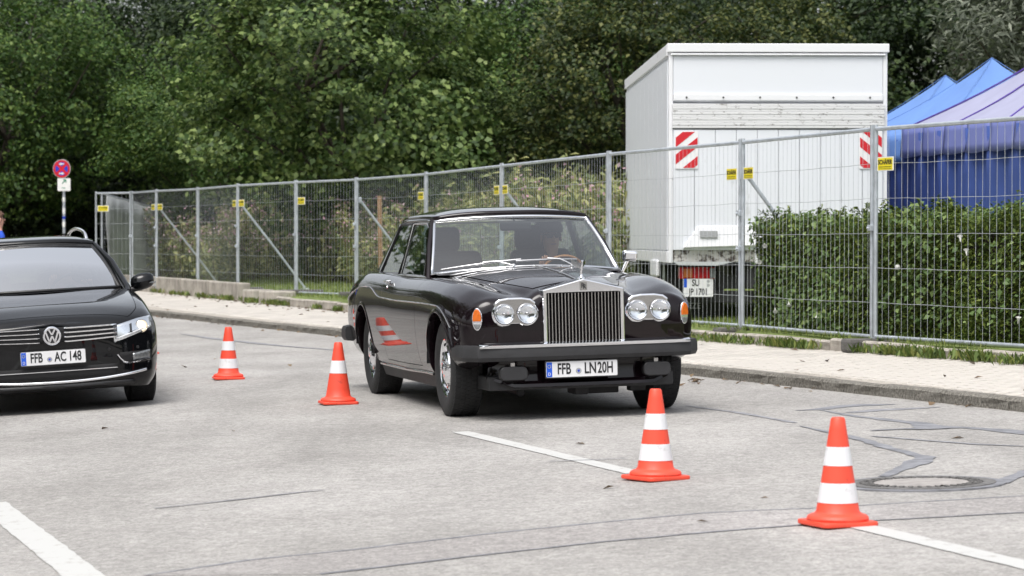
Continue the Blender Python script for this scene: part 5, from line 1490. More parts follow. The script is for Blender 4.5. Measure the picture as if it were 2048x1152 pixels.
ts = [-1 + 2 * k / 20 for k in range(21)]
q = MB(); q.grid([[tuple(Vector(WB(t)).lerp(Vector(WT(t)), f) + Vector((0, .018 * math.sin(math.pi * f), .012 * math.sin(math.pi * f)))) for t in ts] for f in (0, .2, .4, .6, .8, 1)])
q.build('windscreen', M['glass'], coupe, smooth=60)
def edge_loop(n=14):
    L = [WB(t) for t in ts] + [tuple(Vector(WB(1)).lerp(Vector(WT(1)), k / n) + Vector((0, .018 * math.sin(math.pi * k / n), .012 * math.sin(math.pi * k / n)))) for k in range(1, n)]
    L += [WT(t) for t in ts[::-1]] + [tuple(Vector(WT(-1)).lerp(Vector(WB(-1)), k / n) + Vector((0, .018 * math.sin(math.pi * k / n), .012 * math.sin(math.pi * k / n)))) for k in range(1, n)]
    return L
q = MB(); q.tube(edge_loop(), .013, 8, closed=True); q.build('windscreen_trim', M['chrome'], coupe, smooth=60)
for sd in (1, -1):
    q = MB(); A0, A1 = Vector((sd * .755, -1.0, 1.0)), Vector((sd * .618, -1.44, 1.43))
    q.tube([A0 + Vector((0, .02, -.03)), A0.lerp(A1, .5) + Vector((sd * .008, .012, .012)), A1], [.030, .026, .024], 8); q.build('windscreen_pillar', M['coupe_paint'], coupe, smooth=60)
    # gutter rail over the side glass
    pts = [(sd * .632, -1.42, 1.425)] + [(sd * (a[0] + .012), y, a[1] - .006) for y, a in zip(np.linspace(-1.50, -2.84, 18), pchip_rows([r_[0] for r_ in RS], [r_[1:] for r_ in RS], np.linspace(-1.50, -2.84, 18)))]
    q = MB(); q.tube(pts, .014, 8); q.build('gutter', M['coupe_paint'], coupe, smooth=60)
    def side_pt(y, f, sd=sd):
        foot = Vector((sd * .768, y, 1.005 + .012 * min(1, max(0, (-y - 1.2) / 1.6)))); head = Vector((sd * .640, y, 1.415)); return foot.lerp(head, f)
    # window outlines in (y, f)
    dw = [(-1.06, 0), (-2.04, 0), (-2.04, .985), (-1.50, .985), (-1.40, .90)]
    qw = [(-2.10, 0), (-2.90, 0), (-2.62, .93), (-2.56, .985), (-2.10, .985)]
    for nm, ol in (('door_window', dw), ('quarter_window', qw)):
        P3 = [side_pt(*p) for p in ol]; q = MB(); q.add([tuple(p) for p in P3], [tuple(range(len(P3)))]); q.build(nm, M['glass_dark'], coupe)
        q = MB(); q.tube([tuple(p + Vector((sd * .004, 0, 0))) for p in P3], .0085, 6, closed=True); q.build('window_trim', M['chrome_soft'] if nm == 'door_window' else M['black_plastic'], coupe, smooth=60)
    q = MB(); q.hexa([tuple(side_pt(-2.045, 0)), tuple(side_pt(-2.095, 0)), tuple(side_pt(-2.095, 0) - Vector((sd * .03, 0, 0))), tuple(side_pt(-2.045, 0) - Vector((sd * .03, 0, 0)))],
                     [tuple(side_pt(-2.045, 1)), tuple(side_pt(-2.095, 1)), tuple(side_pt(-2.095, 1) - Vector((sd * .03, 0, 0))), tuple(side_pt(-2.045, 1) - Vector((sd * .03, 0, 0)))])
    q.build('door_pillar', M['black_plastic'], coupe, recalc=True)
    # belt strip
    q = MB(); q.tube([tuple(side_pt(-.98 - 2.0 * k / 20, 0) + Vector((sd * .012, 0, -.006))) for k in range(21)], .009, 6); q.build('belt_strip', M['chrome_soft'], coupe, smooth=60)
    # rear quarter between side glass and back light
    rows = []
    for k in range(13):
        f = k / 12; fy = -2.92 + .34 * f if f < .93 else -2.60 + (f - .93) * .3
        a = side_pt(-2.905 + .30 * f, f); b_ = Vector((sd * (.66 - .10 * f), -3.40 + .50 * f ** 1.1, 1.022 + .375 * f)); mid = a.lerp(b_, .5) + Vector((sd * .035, -.02, .012)) * (1 - .3 * f)
        rows.append([tuple(a), tuple(a.lerp(mid, .5) + Vector((sd * .010, 0, .002))), tuple(mid), tuple(mid.lerp(b_, .5) + Vector((sd * .008, -.008, .002))), tuple(b_)])
    q = MB(); q.grid(rows); q.build('rear_pillar', M['coupe_paint'], coupe, smooth=70, solid=.012 * sd if False else 0)
q = MB(); q.grid([[(t * (.66 - .10 * f), -3.40 - .06 * (1 - t * t) + .50 * f ** 1.1, 1.022 + .375 * f + .01 * (1 - t * t)) for t in ts[::2]] for f in (0, .25, .5, .75, 1)])
q.build('rear_window', M['glass'], coupe, smooth=60)
q = MB(); q.grid([[(t * .66, -3.30 - .12 * k / 3, 1.022 + .006 * (1 - t * t)) for t in ts[::2]] for k in range(4)]); q.build('rear_deck', M['coupe_paint'], coupe, smooth=60)
# cowl with chrome vents, wipers
def deck_z(x, y):
    i = cb.iy(y); k = 6 * S5; return float(np.interp(abs(x), cb.x[i][k:][::-1], cb.z[i][k:][::-1]))
for a, b_ in ((-.62, -.22), (-.20, .20), (.22, .62)):
    q = MB(); pts = [(x, -.70 - .25 * abs(x / .735) ** 2.2 + .055, deck_z(x, -.70 - .25 * abs(x / .735) ** 2.2 + .055) + .008) for x in np.linspace(a, b_, 9)]; q.tube(pts, .010, 6); q.build('cowl_vent', M['chrome_brushed'], coupe, smooth=60)
def wiper(piv, t0, t1, h0, h1):
    q = MB(); pv = Vector(piv)
    def wp(t, f): return Vector(WB(t)).lerp(Vector(WT(t)), f) + Vector((0, .035, .02))
    blade = [wp(t0 + (t1 - t0) * k / 8, h0 + (h1 - h0) * k / 8) for k in range(9)]
    q.tube([tuple(p) for p in blade], .008, 6); o = q.build('wiper_blade', M['chrome_brushed'], coupe, smooth=60)
    q = MB(); mid = wp((t0 + t1) / 2, (h0 + h1) / 2) + Vector((0, .012, .012)); q.tube([tuple(pv), tuple(pv.lerp(mid, .5) + Vector((0, .01, .02))), tuple(mid)], [.009, .007, .005], 6); q.lathe([(.018, 0), (.018, .02), (.010, .03), (0, .03)], Matrix.Translation(pv + Vector((0, 0, -.015))), n=12, cap=False); q.build('wiper_arm', M['chrome_brushed'], o, smooth=60)
wiper((.16, -.66, 1.075), .92, .12, .02, .09); wiper((-.30, -.67, 1.07), .18, -.50, .06, .085)
q = MB(); q.tube([(0, yy_, float(np.interp(-yy_, -cb.y, cb.z[:, -1])) + .008) for yy_ in np.linspace(-.66, .62, 24)], .0065, 6); q.build('bonnet_strip', M['chrome_brushed'], coupe, smooth=60)

# grille shell with vanes and mascot
GX, GY0, GY1, GZ0, GZ1, GA = .297, .62, .818, .508, .918, .990
q = MB()
def shell(y, k):  return [(-GX * k, y, GZ0), (GX * k, y, GZ0), (GX * k, y, GZ1), (0, y, GA + (k - 1) * .2), (-GX * k, y, GZ1)]
outer_b = shell(GY0, 1.0); outer_f = shell(GY1, 1.0)
inner_f = [(-.268, GY1, .545), (.268, GY1, .545), (.268, GY1, .895), (0, GY1, .897), (-.268, GY1, .895)]
inner_b = [(x, GY1 - .05, z) for x, y, z in inner_f]
q.add(outer_b + outer_f + inner_f + inner_b, [(0, 1, 6, 5), (1, 2, 7, 6), (2, 3, 8, 7), (3, 4, 9, 8), (4, 0, 5, 9)] + [(5 + k, 5 + (k + 1) % 5, 10 + (k + 1) % 5, 10 + k) for k in range(5)] + [(10 + k, 10 + (k + 1) % 5, 15 + (k + 1) % 5, 15 + k) for k in range(5)])
gr = q.build('grille', M['chrome'], coupe, bevel=.008, recalc=True)
q = MB(); q.box((0, GY1 - .075, .71), (.55, .02, .40)); q.build('radiator_core', M['dark_gap'], gr)
for k in range(22):
    x = -.2555 + .511 * k / 21; q = MB(); q.box((x, GY1 - .028, .720), (.0062, .05, .346)); q.build('grille_vane', M['chrome_soft'], gr)
q = MB(); q.box((0, GY1 + .004, .526), (.56, .016, .034)); q.build('grille_foot', M['chrome'], gr, bevel=.004)
q = MB(); q.prism(rrect(.052, .062, .006), .004, facing_fwd((0, GY1 + .0005, .938))); bd_ = q.build('badge', M['chrome_soft'], gr)
text_mesh("R", .050, facing_fwd((.006, GY1 + .006, .942)), 'emblem', M['print_black'], bd_, sx=.8, bold=.001)
text_mesh("R", .050, facing_fwd((-.007, GY1 + .006, .934)), 'emblem', M['print_black'], bd_, sx=.8, bold=.001)
q = MB(); q.lathe([(.030, -.012), (.028, .006), (.016, .012), (.012, .020), (.010, .03)], Matrix.Translation((0, GY1 - .055, GA)), n=16, cap=False)
q.tube([(0, GY1 - .06, GA + .02), (0, GY1 - .055, GA + .05), (0, GY1 - .035, GA + .085), (0, GY1 - .02, GA + .115), (0, GY1 - .012, GA + .128)], [.012, .010, .012, .007, .009], 8)
for sd in (1, -1):
    q.hexa([(sd * .005, GY1 - .045, GA + .075), (sd * .012, GY1 - .06, GA + .07), (sd * .012, GY1 - .06, GA + .10), (sd * .005, GY1 - .04, GA + .105)], [(sd * .05, GY1 - .125, GA + .105), (sd * .052, GY1 - .13, GA + .105), (sd * .052, GY1 - .13, GA + .135), (sd * .05, GY1 - .122, GA + .135)])
q.build('mascot', M['chrome'], coupe, smooth=50)
# front lamps
def bezel_outline(s=1.0):
    pts = []
    for k in range(13): a = R(-125 + 165 * k / 12); pts.append((.083 + .088 * math.cos(a), .088 * math.sin(a) - .012))
    top = [(.150, .070), (.115, .094), (.05, .104)]
    right = pts + top
    left = [(-x, y) for x, y in right[::-1]]
    return [(x * s, y * s) for x, y in right + left]
for sd in (1, -1):
    cx = sd * .4875; fy = .752
    q = MB(); q.prism(bezel_outline(1.0), .034, facing_fwd((cx, fy - .02, .765))); bz = q.build('lamp_bezel', M['chrome'], coupe, bevel=.010, segs=3)
    q = MB(); q.prism([(x * .90, y * .88) for x, y in bezel_outline(1.0)], .004, facing_fwd((cx, fy + .0135, .764))); q.build('bezel_inset', M['chrome_soft'], bz)
    for dx in (-.083, .083):
        mt = facing_fwd((cx + dx, fy + .012, .755))
        q = MB(); q.lathe([(.073, .0), (.074, .020), (.070, .027), (.065, .025)], mt, n=32, cap=False); hl = q.build('headlight', M['chrome'], bz, smooth=50)
        q = MB(); q.lathe([(.065, .026), (.058, .0165), (.045, .0105), (.025, .0075), (0, .0066)], mt, n=32, cap=False); q.build('reflector', M['chrome_bowl'], hl, smooth=60)
        q = MB(); q.lathe([(.010, .006), (.012, .014), (.008, .020), (0, .021)], mt, n=16, cap=False); q.build('bulb_shield', M['chrome_soft'], hl, smooth=60)
        q = MB(); q.lathe([(.067, .026), (.056, .0295), (.04, .032), (.02, .0335), (0, .034)], mt, n=32, cap=False); q.build('lens', M['lens_glass'], hl, smooth=60)
    # turn lamp on the wing corner
    zc_ = .725; fy_ = cb.front_y(.765, zc_); q = MB()
    mt = basis((-math.cos(R(24)) , -sd * -math.sin(R(24)) * -1, 0), (0, 0, 1), (sd * math.sin(R(24)), math.cos(R(24)), 0), (sd * .752, cb.front_y(.752, zc_) - .004, zc_))
    mt = basis(tuple(Vector((0, 0, 1)).cross(Vector((sd * math.sin(R(28)), math.cos(R(28)), 0))) ), (0, 0, 1), (sd * math.sin(R(28)), math.cos(R(28)), 0), (sd * .757, cb.front_y(.757, zc_) + .006, zc_))
    ov = [(.037 * math.cos(2 * math.pi * k / 28), .082 * math.sin(2 * math.pi * k / 28) * (1.0 if math.sin(2 * math.pi * k / 28) < 0 else .95)) for k in range(28)]
    q.prism(ov, .016, mt @ Matrix.Translation((0, 0, -.004))); tl = q.build('turn_signal', M['chrome'], coupe, bevel=.004)
    up_ = [p for p in [(x * .84, y * .90) for x, y in ov] if p[1] > -.028]; up_ = sorted(up_, key=lambda p: math.atan2(p[1] + .018 - .03, p[0]))
    dn_ = [p for p in [(x * .84, y * .90) for x, y in ov] if p[1] <= -.026]; dn_ = sorted(dn_, key=lambda p: math.atan2(p[1] + .03, p[0]))
    q = MB(); q.prism(up_, .012, mt @ Matrix.Translation((0, 0, .009))); q.build('amber_lens', M['amber'], tl, bevel=.005)
    q = MB(); q.prism(dn_, .010, mt @ Matrix.Translation((0, 0, .009))); q.build('clear_lens', M['smoke_lens'], tl, bevel=.004)
# bumpers
def bumper(name, path, z0, z1, th):
    q = MB(); prof = [(0, z0), (th * .75, z0 + .004), (th, z0 + .03), (th, z1 - .03), (th * .8, z1 - .004), (0, z1)]
    n = len(path); rows = []
    for i, p in enumerate(path):
        a, b_ = Vector(path[max(0, i - 1)]), Vector(path[min(n - 1, i + 1)]); t = (b_ - a).normalized(); nn = Vector((t.y, -t.x))
        rows.append([(p[0] + nn.x * o_, p[1] + nn.y * o_, z) for o_, z in prof])
    q.grid(rows); q.add(rows[0], [tuple(range(6))]); q.add(rows[-1], [tuple(range(6))])
    return q.build(name, M['rubber'], coupe, smooth=25, recalc=True)
bp_ = [(.825, .38), (.825, .58), (.81, .70), (.755, .785), (.60, .815), (.3, .83), (0, .835), (-.3, .83), (-.60, .815), (-.755, .785), (-.81, .70), (-.825, .58), (-.825, .38)]
bm_ = bumper('front_bumper', bp_, .422, .540, .055)
q = MB(); rows = []
for k in range(21):
    x = .77 - 1.54 * k / 20; y = float(np.interp(abs(x), [0, .3, .6, .775], [.835, .83, .815, .79])); rows.append([(x, y - .012, .541), (x, y + .030, .549), (x, y + .0585, .540), (x, y + .060, .518)])
q.grid(rows); q.build('chrome_strip', M['chrome'], bm_, smooth=30, solid=.004)
bumper('rear_bumper', [(-.86, -3.80), (-.86, -4.0), (-.80, -4.20), (-.5, -4.27), (0, -4.28), (.5, -4.27), (.80, -4.20), (.86, -4.0), (.86, -3.80)], .42, .55, .07)
# apron with lip, fog lamp covers, number plate
q = MB(); rows = []
for k in range(25):
    x = .67 - 1.34 * k / 24; yb = float(np.interp(abs(x), [0, .45, .6, .67], [.755, .74, .68, .58])); zl = float(np.interp(abs(x), [0, .5, .72], [.235, .235, .31]))
    rows.append([(x * .96, yb - .03, .415), (x * .97, yb - .035, .33), (x, yb - .02, .275), (x * 1.02, yb + .055, zl + .022), (x * 1.02, yb + .06, zl), (x, yb - .05, zl - .012)])
q.grid(rows, flip=False); q.build('apron', M['coupe_paint'], coupe, smooth=35, recalc=False)
for sd in (1, -1):
    q = MB(); q.prism(rrect(.205, .098, .038, 5), .06, facing_fwd((sd * .525, .775, .335))); fg = q.build('fog_lamp', M['black_plastic'], coupe, bevel=.008)
    q = MB(); q.box((sd * .525, .79, .395), (.03, .03, .03)); q.build('bracket', M['chrome_soft'], fg)
    q = MB(); q.prism(rrect(.190, .085, .033, 5), .003, facing_fwd((sd * .525, .8365, .335))); q.build('lamp_cover', M['rubber'], fg)
number_plate(coupe, (.035, .845, .355), [("FFB", -.130, .62), ("*", -.024, 1), ("LN", .062, .66), ("20H", .172, .62)], .52)
# driver's side mirror
q = MB(); q.hexa([(-.815, -1.06, 1.075), (-.925, -1.045, 1.08), (-.925, -1.10, 1.08), (-.815, -1.12, 1.075)], [(-.815, -1.05, 1.165), (-.93, -1.04, 1.155), (-.93, -1.10, 1.155), (-.815, -1.12, 1.165)])
mr = q.build('wing_mirror', M['chrome'], coupe, bevel=.02, segs=3); q = MB(); q.tube([(-.80, -1.08, .99), (-.85, -1.08, 1.085)], .016, 8); q.build('mirror_stalk', M['chrome'], mr, smooth=50)
# wheels with chrome covers
def coupe_rim(root, side, r, w, mt):
    s_ = side; X = lambda h: h * s_
    q = MB(); q.lathe([(.222, X(.085)), (.214, X(.098)), (.200, X(.092)), (.185, X(.070))], mt, n=40, cap=False); q.build('rim', M['chrome'], root, smooth=50)
    q = MB(); q.lathe([(.185, X(.070)), (.172, X(.078)), (.150, X(.088)), (.125, X(.084)), (.118, X(.098)), (.085, X(.112)), (.05, X(.118)), (.042, X(.126)), (.0, X(.130))], mt, n=40, cap=False); hc = q.build('hub_cap', M['chrome'], root, smooth=30)
    q = MB()
    for k in range(12):
        a = 2 * math.pi * k / 12; q.box((X(.083), .193 * math.cos(a), .193 * math.sin(a)), (.01, .020, .020), Matrix.Rotation(a, 3, 'X'))
    q.build('rim_slot', M['print_black'], hc)
for y in (0.0, -3.05):
    for sd in (1, -1): wheel(coupe, sd * (.742 if y == 0 else .735), y, sd, .352, .232, M['tyre'], coupe_rim, int(y) + sd)
# cabin
q = MB(); q.box((0, -2.0, .45), (1.5, 2.7, .12)); q.box((0, -3.22, .78), (1.42, .10, .44)); q.build('cabin_floor', M['black_leather'], coupe)
q = MB(); rows = [[(t * .72, y, z) for t in ts[::2]] for y, z in ((-.78, 1.015), (-.95, 1.028), (-1.12, .998), (-1.18, .93), (-1.16, .75))]; q.grid(rows, flip=True); q.build('dashboard', M['black_leather'], coupe, smooth=50)
for x in (-.37, .37): seat(coupe, x, -2.05, .42, M['black_leather'])
q = MB(); q.box((0, -3.02, .72), (1.3, .18, .52)); q.build('rear_seat', M['black_leather'], coupe, bevel=.06)
q = MB(); pts = []
sw = empty('steering_wheel'); sw.parent = coupe; sw.location = (-.39, -1.33, .965); sw.rotation_euler = (R(66), 0, 0)
q = MB(); q.tube([(.182 * math.cos(2 * math.pi * k / 32), .182 * math.sin(2 * math.pi * k / 32), 0) for k in range(32)], .012, 8, closed=True); q.build('rim', M['wood'], sw, smooth=60)
q = MB(); q.tube([(-.19, 0, 0), (0, -.02, .01), (.19, 0, 0)], .014, 6); q.tube([(0, -.02, .01), (0, -.19, 0)], .014, 6); q.lathe([(.05, 0), (.05, .03), (0, .035)], n=16, cap=False); q.build('spokes', M['black_plastic'], sw)
q = MB(); q.box((0, -1.245, 1.375), (.25, .03, .07)); rvm = q.build('rear_view_mirror', M['black_plastic'], coupe, bevel=.02, segs=3); q = MB(); q.tube([(0, -1.26, 1.40), (0, -1.33, 1.44)], .008, 6); q.build('mirror_stem', M['black_plastic'], rvm)
q = MB(); q.box((0, -2.1, 1.41), (1.10, 1.3, .012)); q.build('headlining', M['cream_trim'], coupe)
bpy.context.view_layer.update()
driver(coupe, 'person with flat cap and sunglasses driving the vintage coupe', (-.45, -1.93, 1.25), M['cloth_dark'], M['hair_brown'], (-.39, -1.33, .965), .182, cap=M['cloth_dark'], glasses=True)

# ------------------------------------------------------------------ black estate car
estate = place_car('estate_car', 'glossy black estate car with lit headlight, cut off by the frame edge', 'car', -3.93, 23.65, R(14.0), R(3.3), -0.15)
ES = [
 (.885, [(.56, .21), (.60, .26), (.615, .36), (.62, .46), (.62, .54), (.61, .61), (.585, .66), (.55, .69), (.48, .712), (.36, .728), (.18, .738), (0, .742)]),
 (.845, [(.64, .19), (.69, .25), (.705, .36), (.71, .46), (.71, .55), (.70, .625), (.67, .68), (.63, .715), (.55, .742), (.41, .762), (.2, .774), (0, .778)]),
 (.74, [(.76, .18), (.81, .25), (.83, .36), (.837, .47), (.837, .57), (.826, .65), (.79, .72), (.73, .758), (.63, .782), (.47, .80), (.23, .811), (0, .814)]),
 (.55, [(.81, .18), (.86, .26), (.885, .37), (.895, .49), (.895, .60), (.885, .69), (.845, .77), (.79, .812), (.69, .830), (.50, .850), (.25, .860), (0, .863)]),
 (.25, [(.81, .19), (.86, .27), (.885, .38), (.898, .50), (.90, .63), (.89, .74), (.857, .825), (.805, .868), (.71, .878), (.51, .892), (.25, .900), (0, .903)]),
 (-.15, [(.81, .19), (.865, .26), (.893, .38), (.908, .50), (.91, .64), (.903, .77), (.872, .865), (.82, .905), (.73, .922), (.53, .935), (.27, .943), (0, .945)]),
 (-.60, [(.81, .19), (.87, .25), (.90, .37), (.912, .50), (.913, .65), (.907, .80), (.878, .895), (.828, .938), (.75, .955), (.55, .968), (.28, .976), (0, .978)]),
 (-1.6, [(.81, .19), (.872, .25), (.903, .37), (.913, .50), (.914, .66), (.908, .82), (.882, .915), (.838, .955), (.76, .965), (.55, .96), (.28, .96), (0, .96)]),
 (-3.0, [(.80, .20), (.865, .27), (.898, .39), (.91, .52), (.91, .68), (.905, .84), (.88, .945), (.836, .985), (.76, .99), (.55, .985), (.28, .985), (0, .985)]),
 (-3.6, [(.74, .24), (.82, .31), (.855, .42), (.868, .55), (.868, .70), (.862, .86), (.84, .965), (.80, 1.0), (.72, 1.005), (.52, 1.005), (.26, 1.005), (0, 1.005)]),
 (-3.88, [(.66, .30), (.73, .36), (.755, .45), (.765, .57), (.765, .70), (.76, .85), (.74, .95), (.70, .985), (.63, .99), (.46, .99), (.23, .99), (0, .99)]),
]
eb = Body(ES, 5, 0.022)
EARCH = [(0.0, .325, .365), (-2.71, .325, .365)]
ed0, ed1, ed2 = eb.iy(-.62), eb.iy(-1.66), eb.iy(-2.62); ej0, ej1 = int(1.5 * 5), int(6.9 * 5)
eh0, eh1, ehj = eb.iy(.80), eb.iy(-.62), int(7.75 * 5); ec0, ec1 = eb.iy(-.70), eb.iy(-3.70)
def estate_skip(i, j):
    if ed0 <= i < ed2 and ej0 <= j < ej1: return True
    if eh0 <= i < eh1 and j >= ehj: return True
    if ec0 <= i < ec1 and j >= 7 * 5 + 1: return True
    return False
body_shell(eb, 'body', M['estate_paint'], estate, estate_skip, EARCH, bulge=.045)
rect_panel(eb, eh0, eh1, ehj, eb.nv - 1, 'bonnet', M['estate_paint'], estate, join=True, proud=.002)
for sd in (1, -1):
    for a, b_ in ((ed0, ed1), (ed1, ed2)):
        d_ = rect_panel(eb, a, b_, ej0, ej1, 'door', M['estate_paint'], estate, sides=(sd,))
        yh = float(eb.y[b_]) + .16; hp = eb.at(yh, 5.2 * 5, sd, .014); q = MB(); q.box((hp[0], yh, hp[2]), (.025, .18, .03)); q.build('door_handle', M['estate_paint'], d_, bevel=.01)
    for ay, az, ar in EARCH:
        arch_lip(eb, ay, az, ar, sd, .025, M['estate_paint'], 'wheel_arch', estate, -10, 190, .006)
        q = MB(); rows = []
        for k in range(25):
            a = R(-20 + 220 * k / 24); rows.append([(sd * x, ay + (ar + .006) * math.cos(a), az + (ar + .006) * math.sin(a)) for x in (.895, .7, .52)])
        q.grid(rows); q.add([rows[k][2] for k in range(25)], [tuple(range(25))]); q.build('wheel_well', M['dark_gap'], estate)
q = MB(); q.box((0, -1.4, .22), (1.4, 4.3, .08)); q.build('underbody', M['dark_gap'], estate)
# glasshouse
EWB = lambda t: (t * .745, -.42 - .30 * abs(t) ** 2.0, .982 - .010 * abs(t) ** 2)
EWT = lambda t: (t * .575, -1.20 - .10 * abs(t) ** 2.0, 1.375 - .030 * abs(t) ** 2)
q = MB(); q.grid([[tuple(Vector(EWB(t)).lerp(Vector(EWT(t)), f) + Vector((0, .03 * math.sin(math.pi * f), .028 * math.sin(math.pi * f)))) for t in ts] for f in [k / 8 for k in range(9)]])
q.build('windscreen', M['glass_estate'], estate, smooth=60)
q = MB(); L = [EWB(t) for t in ts] + [EWT(t) for t in ts[::-1]]
side_run = lambda s_: [tuple(Vector(EWB(s_)).lerp(Vector(EWT(s_)), k / 10) + Vector((0, .03 * math.sin(math.pi * k / 10), .028 * math.sin(math.pi * k / 10)))) for k in range(11)]
q.tube([EWT(t) for t in ts], .012, 6)
q.tube([EWB(t) for t in ts], .014, 6)
for s_ in (1, -1): q.tube(side_run(s_), .014, 6)
q.build('windscreen_seal', M['black_plastic'], estate, smooth=60)
ERS = [(-1.30, .585, 1.345, 1.374), (-1.45, .60, 1.365, 1.404), (-1.75, .612, 1.372, 1.420), (-2.2, .615, 1.375, 1.425), (-3.0, .60, 1.365, 1.41), (-3.45, .575, 1.34, 1.38)]
yy = np.linspace(-1.30, -3.45, 24); er = pchip_rows([r_[0] for r_ in ERS], [r_[1:] for r_ in ERS], yy)
q = MB(); q.grid(grid_roof([(y, *a) for y, a in zip(yy, er)], 25, 3.4)); q.build('roof', M['estate_paint'], estate, smooth=60, solid=.03)
q = MB(); q.grid([[(x, y, float(np.interp(-y, -yy[::1], er[:, 1])) - .050 * abs(x / .6) ** 3.4 + .006) for x in np.linspace(-.42, .42, 9)] for y in np.linspace(-1.55, -2.75, 12)]); q.build('glass_roof', M['print_black'], estate, smooth=60)
for sd in (1, -1):
    def sp_(y, f, sd=sd):
        return Vector((sd * .838, y, .958)).lerp(Vector((sd * .628, y, 1.352)), f)
    q = MB(); A0, A1 = Vector((sd * .80, -.66, .955)), Vector((sd * .600, -1.34, 1.352)); q.tube([tuple(A0 + Vector((0, .10, -.03))), tuple(A0), tuple(A0.lerp(A1, .5) + Vector((sd * .016, .012, .03))), tuple(A1)], [.03, .038, .034, .028], 8); q.build('windscreen_pillar', M['estate_paint'], estate, smooth=60)
    for nm, ol in (('front_window', [(-.98, 0), (-1.64, 0), (-1.64, .95), (-1.42, .95)]), ('rear_side_window', [(-1.72, 0), (-2.60, 0), (-2.66, .95), (-1.72, .95)]), ('luggage_window', [(-2.72, .0), (-3.45, .12), (-3.30, .93), (-2.74, .95)])):
        P3 = [sp_(*p) for p in ol]; q = MB(); q.add([tuple(p) for p in P3], [tuple(range(len(P3)))]); q.build(nm, M['glass_dark'], estate)
        q = MB(); q.tube([tuple(p) for p in P3], .012, 6, closed=True); q.build('window_trim', M['black_plastic'], estate, smooth=60)
    rows = [[tuple(sp_(-3.46 + .14 * f, f)), (sd * (.80 - .19 * f), -3.62 + .16 * f, .985 + .40 * f), (sd * (.70 - .14 * f), -3.72 + .24 * f, .99 + .40 * f)] for f in [k / 8 for k in range(9)]]
    q = MB(); q.grid(rows); q.build('rear_pillar', M['estate_paint'], estate, smooth=60)
    q = MB(); n_ = 20; pts = [(sd * .575, -1.62 - .02, 1.375)] + [(sd * (.560), -1.70 - 1.62 * k / n_, 1.405 + .095 * math.sin(math.pi * min(1, (k + 2) / (n_ + 4))) ** .5) for k in range(n_ + 1)] + [(sd * .555, -3.36, 1.355)]
    q.tube(pts, .016, 8); q.build('roof_rail', M['chrome'], estate, smooth=60)
    # mirror
    q = MB(); mrows = []
    c0 = Vector((sd * .955, -.80, 1.005))
    for i in range(9):
        a = math.pi * i / 8; mrows.append([tuple(c0 + Vector((sd * .105 * (-math.cos(a)), .080 * math.sin(a) * math.cos(b__) * .9, .075 * math.sin(a) ** .6 * math.sin(b__) + .012 * (-math.cos(a))))) for b__ in [2 * math.pi * k / 14 for k in range(15)]])
    q.grid(mrows); mi_ = q.build('wing_mirror', M['estate_paint'], estate, smooth=60)
    q = MB(); q.tube([(sd * .80, -.80, .93), (sd * .90, -.795, .945), (sd * .96, -.80, .96)], [.03, .026, .03], 8); q.build('mirror_arm', M['black_plastic'], mi_, smooth=50)
    q = MB(); q.tube([tuple(c0 + Vector((sd * x, .055 - .5 * x * x * 4, -.012))) for x in (-.02, .03, .08, .115)], [.006, .009, .008, .004], 6); q.build('repeater', M['smoke_lens'], mi_)
q = MB(); q.grid([[(t * .56, -3.72 + .30 * f, .995 + .39 * f) for t in ts[::2]] for f in (0, .5, 1)]); q.build('rear_window', M['glass_dark'], estate, smooth=60)
q = MB(); q.grid([[(t * .745, -.42 - .30 * t * t + d, 1.015 - .035 - .012 * t * t - .01) for t in ts] for d in (-.01, .05, .12)], flip=True); q.build('cowl', M['black_plastic'], estate, smooth=60)
# nose: everything follows the bumper's own curve
def nose(x, z, off):
    y = eb.front_y(abs(x), z)
    if y >= eb.y[0] - 1e-4:
        xm = float(np.interp(z, eb.z[0][:40], eb.x[0][:40])); y = eb.y[0] + .045 * (1 - min(1, (x / max(xm, .05)) ** 2))
    return (x, y + off, z)
def sheet(name, fn, m, parent, nu=16, nv=5, off=.006, smooth=50, solid=.006):
    q = MB(); q.grid([[nose(*fn(u / nu, v / nv), off) for u in range(nu + 1)] for v in range(nv + 1)]); return q.build(name, m, parent, smooth=smooth, solid=solid)
gz = lambda x, f: (.585 + .020 * (abs(x) / .6) ** 1.5) + f * (.125 - .02 * (abs(x) / .6))
egr = sheet('grille', lambda u, v: (-.535 + 1.07 * u, gz(-.535 + 1.07 * u, v)), M['dark_gap'], estate, 30, 5, .008)
for k in range(4):
    for sg in (-1, 1):
        f = .04 + .30 * k; q = MB(); rows = []
        for i in range(15):
            x = sg * (.10 + .43 * i / 14); z = gz(x, f) ; rows.append([nose(x, z - .006, .012), nose(x, z - .004, .022), nose(x, z + .003, .025), nose(x, z + .007, .014)])
        q.grid(rows); q.build('grille_bar', M['chrome'], egr, smooth=40, solid=.003)
bc_ = nose(0, .640, .03); mtb = facing_fwd((0, bc_[1], .642))
q = MB(); q.lathe([(.078, -.03), (.080, .0), (.074, .012), (.068, .010), (0, .010)], mtb, n=36, cap=False); bdg = q.build('badge', M['chrome'], estate, smooth=40)
q = MB(); q.lathe([(0, .0115), (.067, .0115), (.067, .010)], mtb, n=36, cap=False); q.build('badge_field', M['print_black'], bdg)
def bar2(p, r_, w): 
    a, b_ = Vector((*p, 0)), Vector((*r_, 0)); t = (b_ - a).normalized(); n_ = Vector((-t.y, t.x, 0)) * w / 2; return [(a - n_)[:2], (b_ - n_)[:2], (b_ + n_)[:2], (a + n_)[:2]]
q = MB()
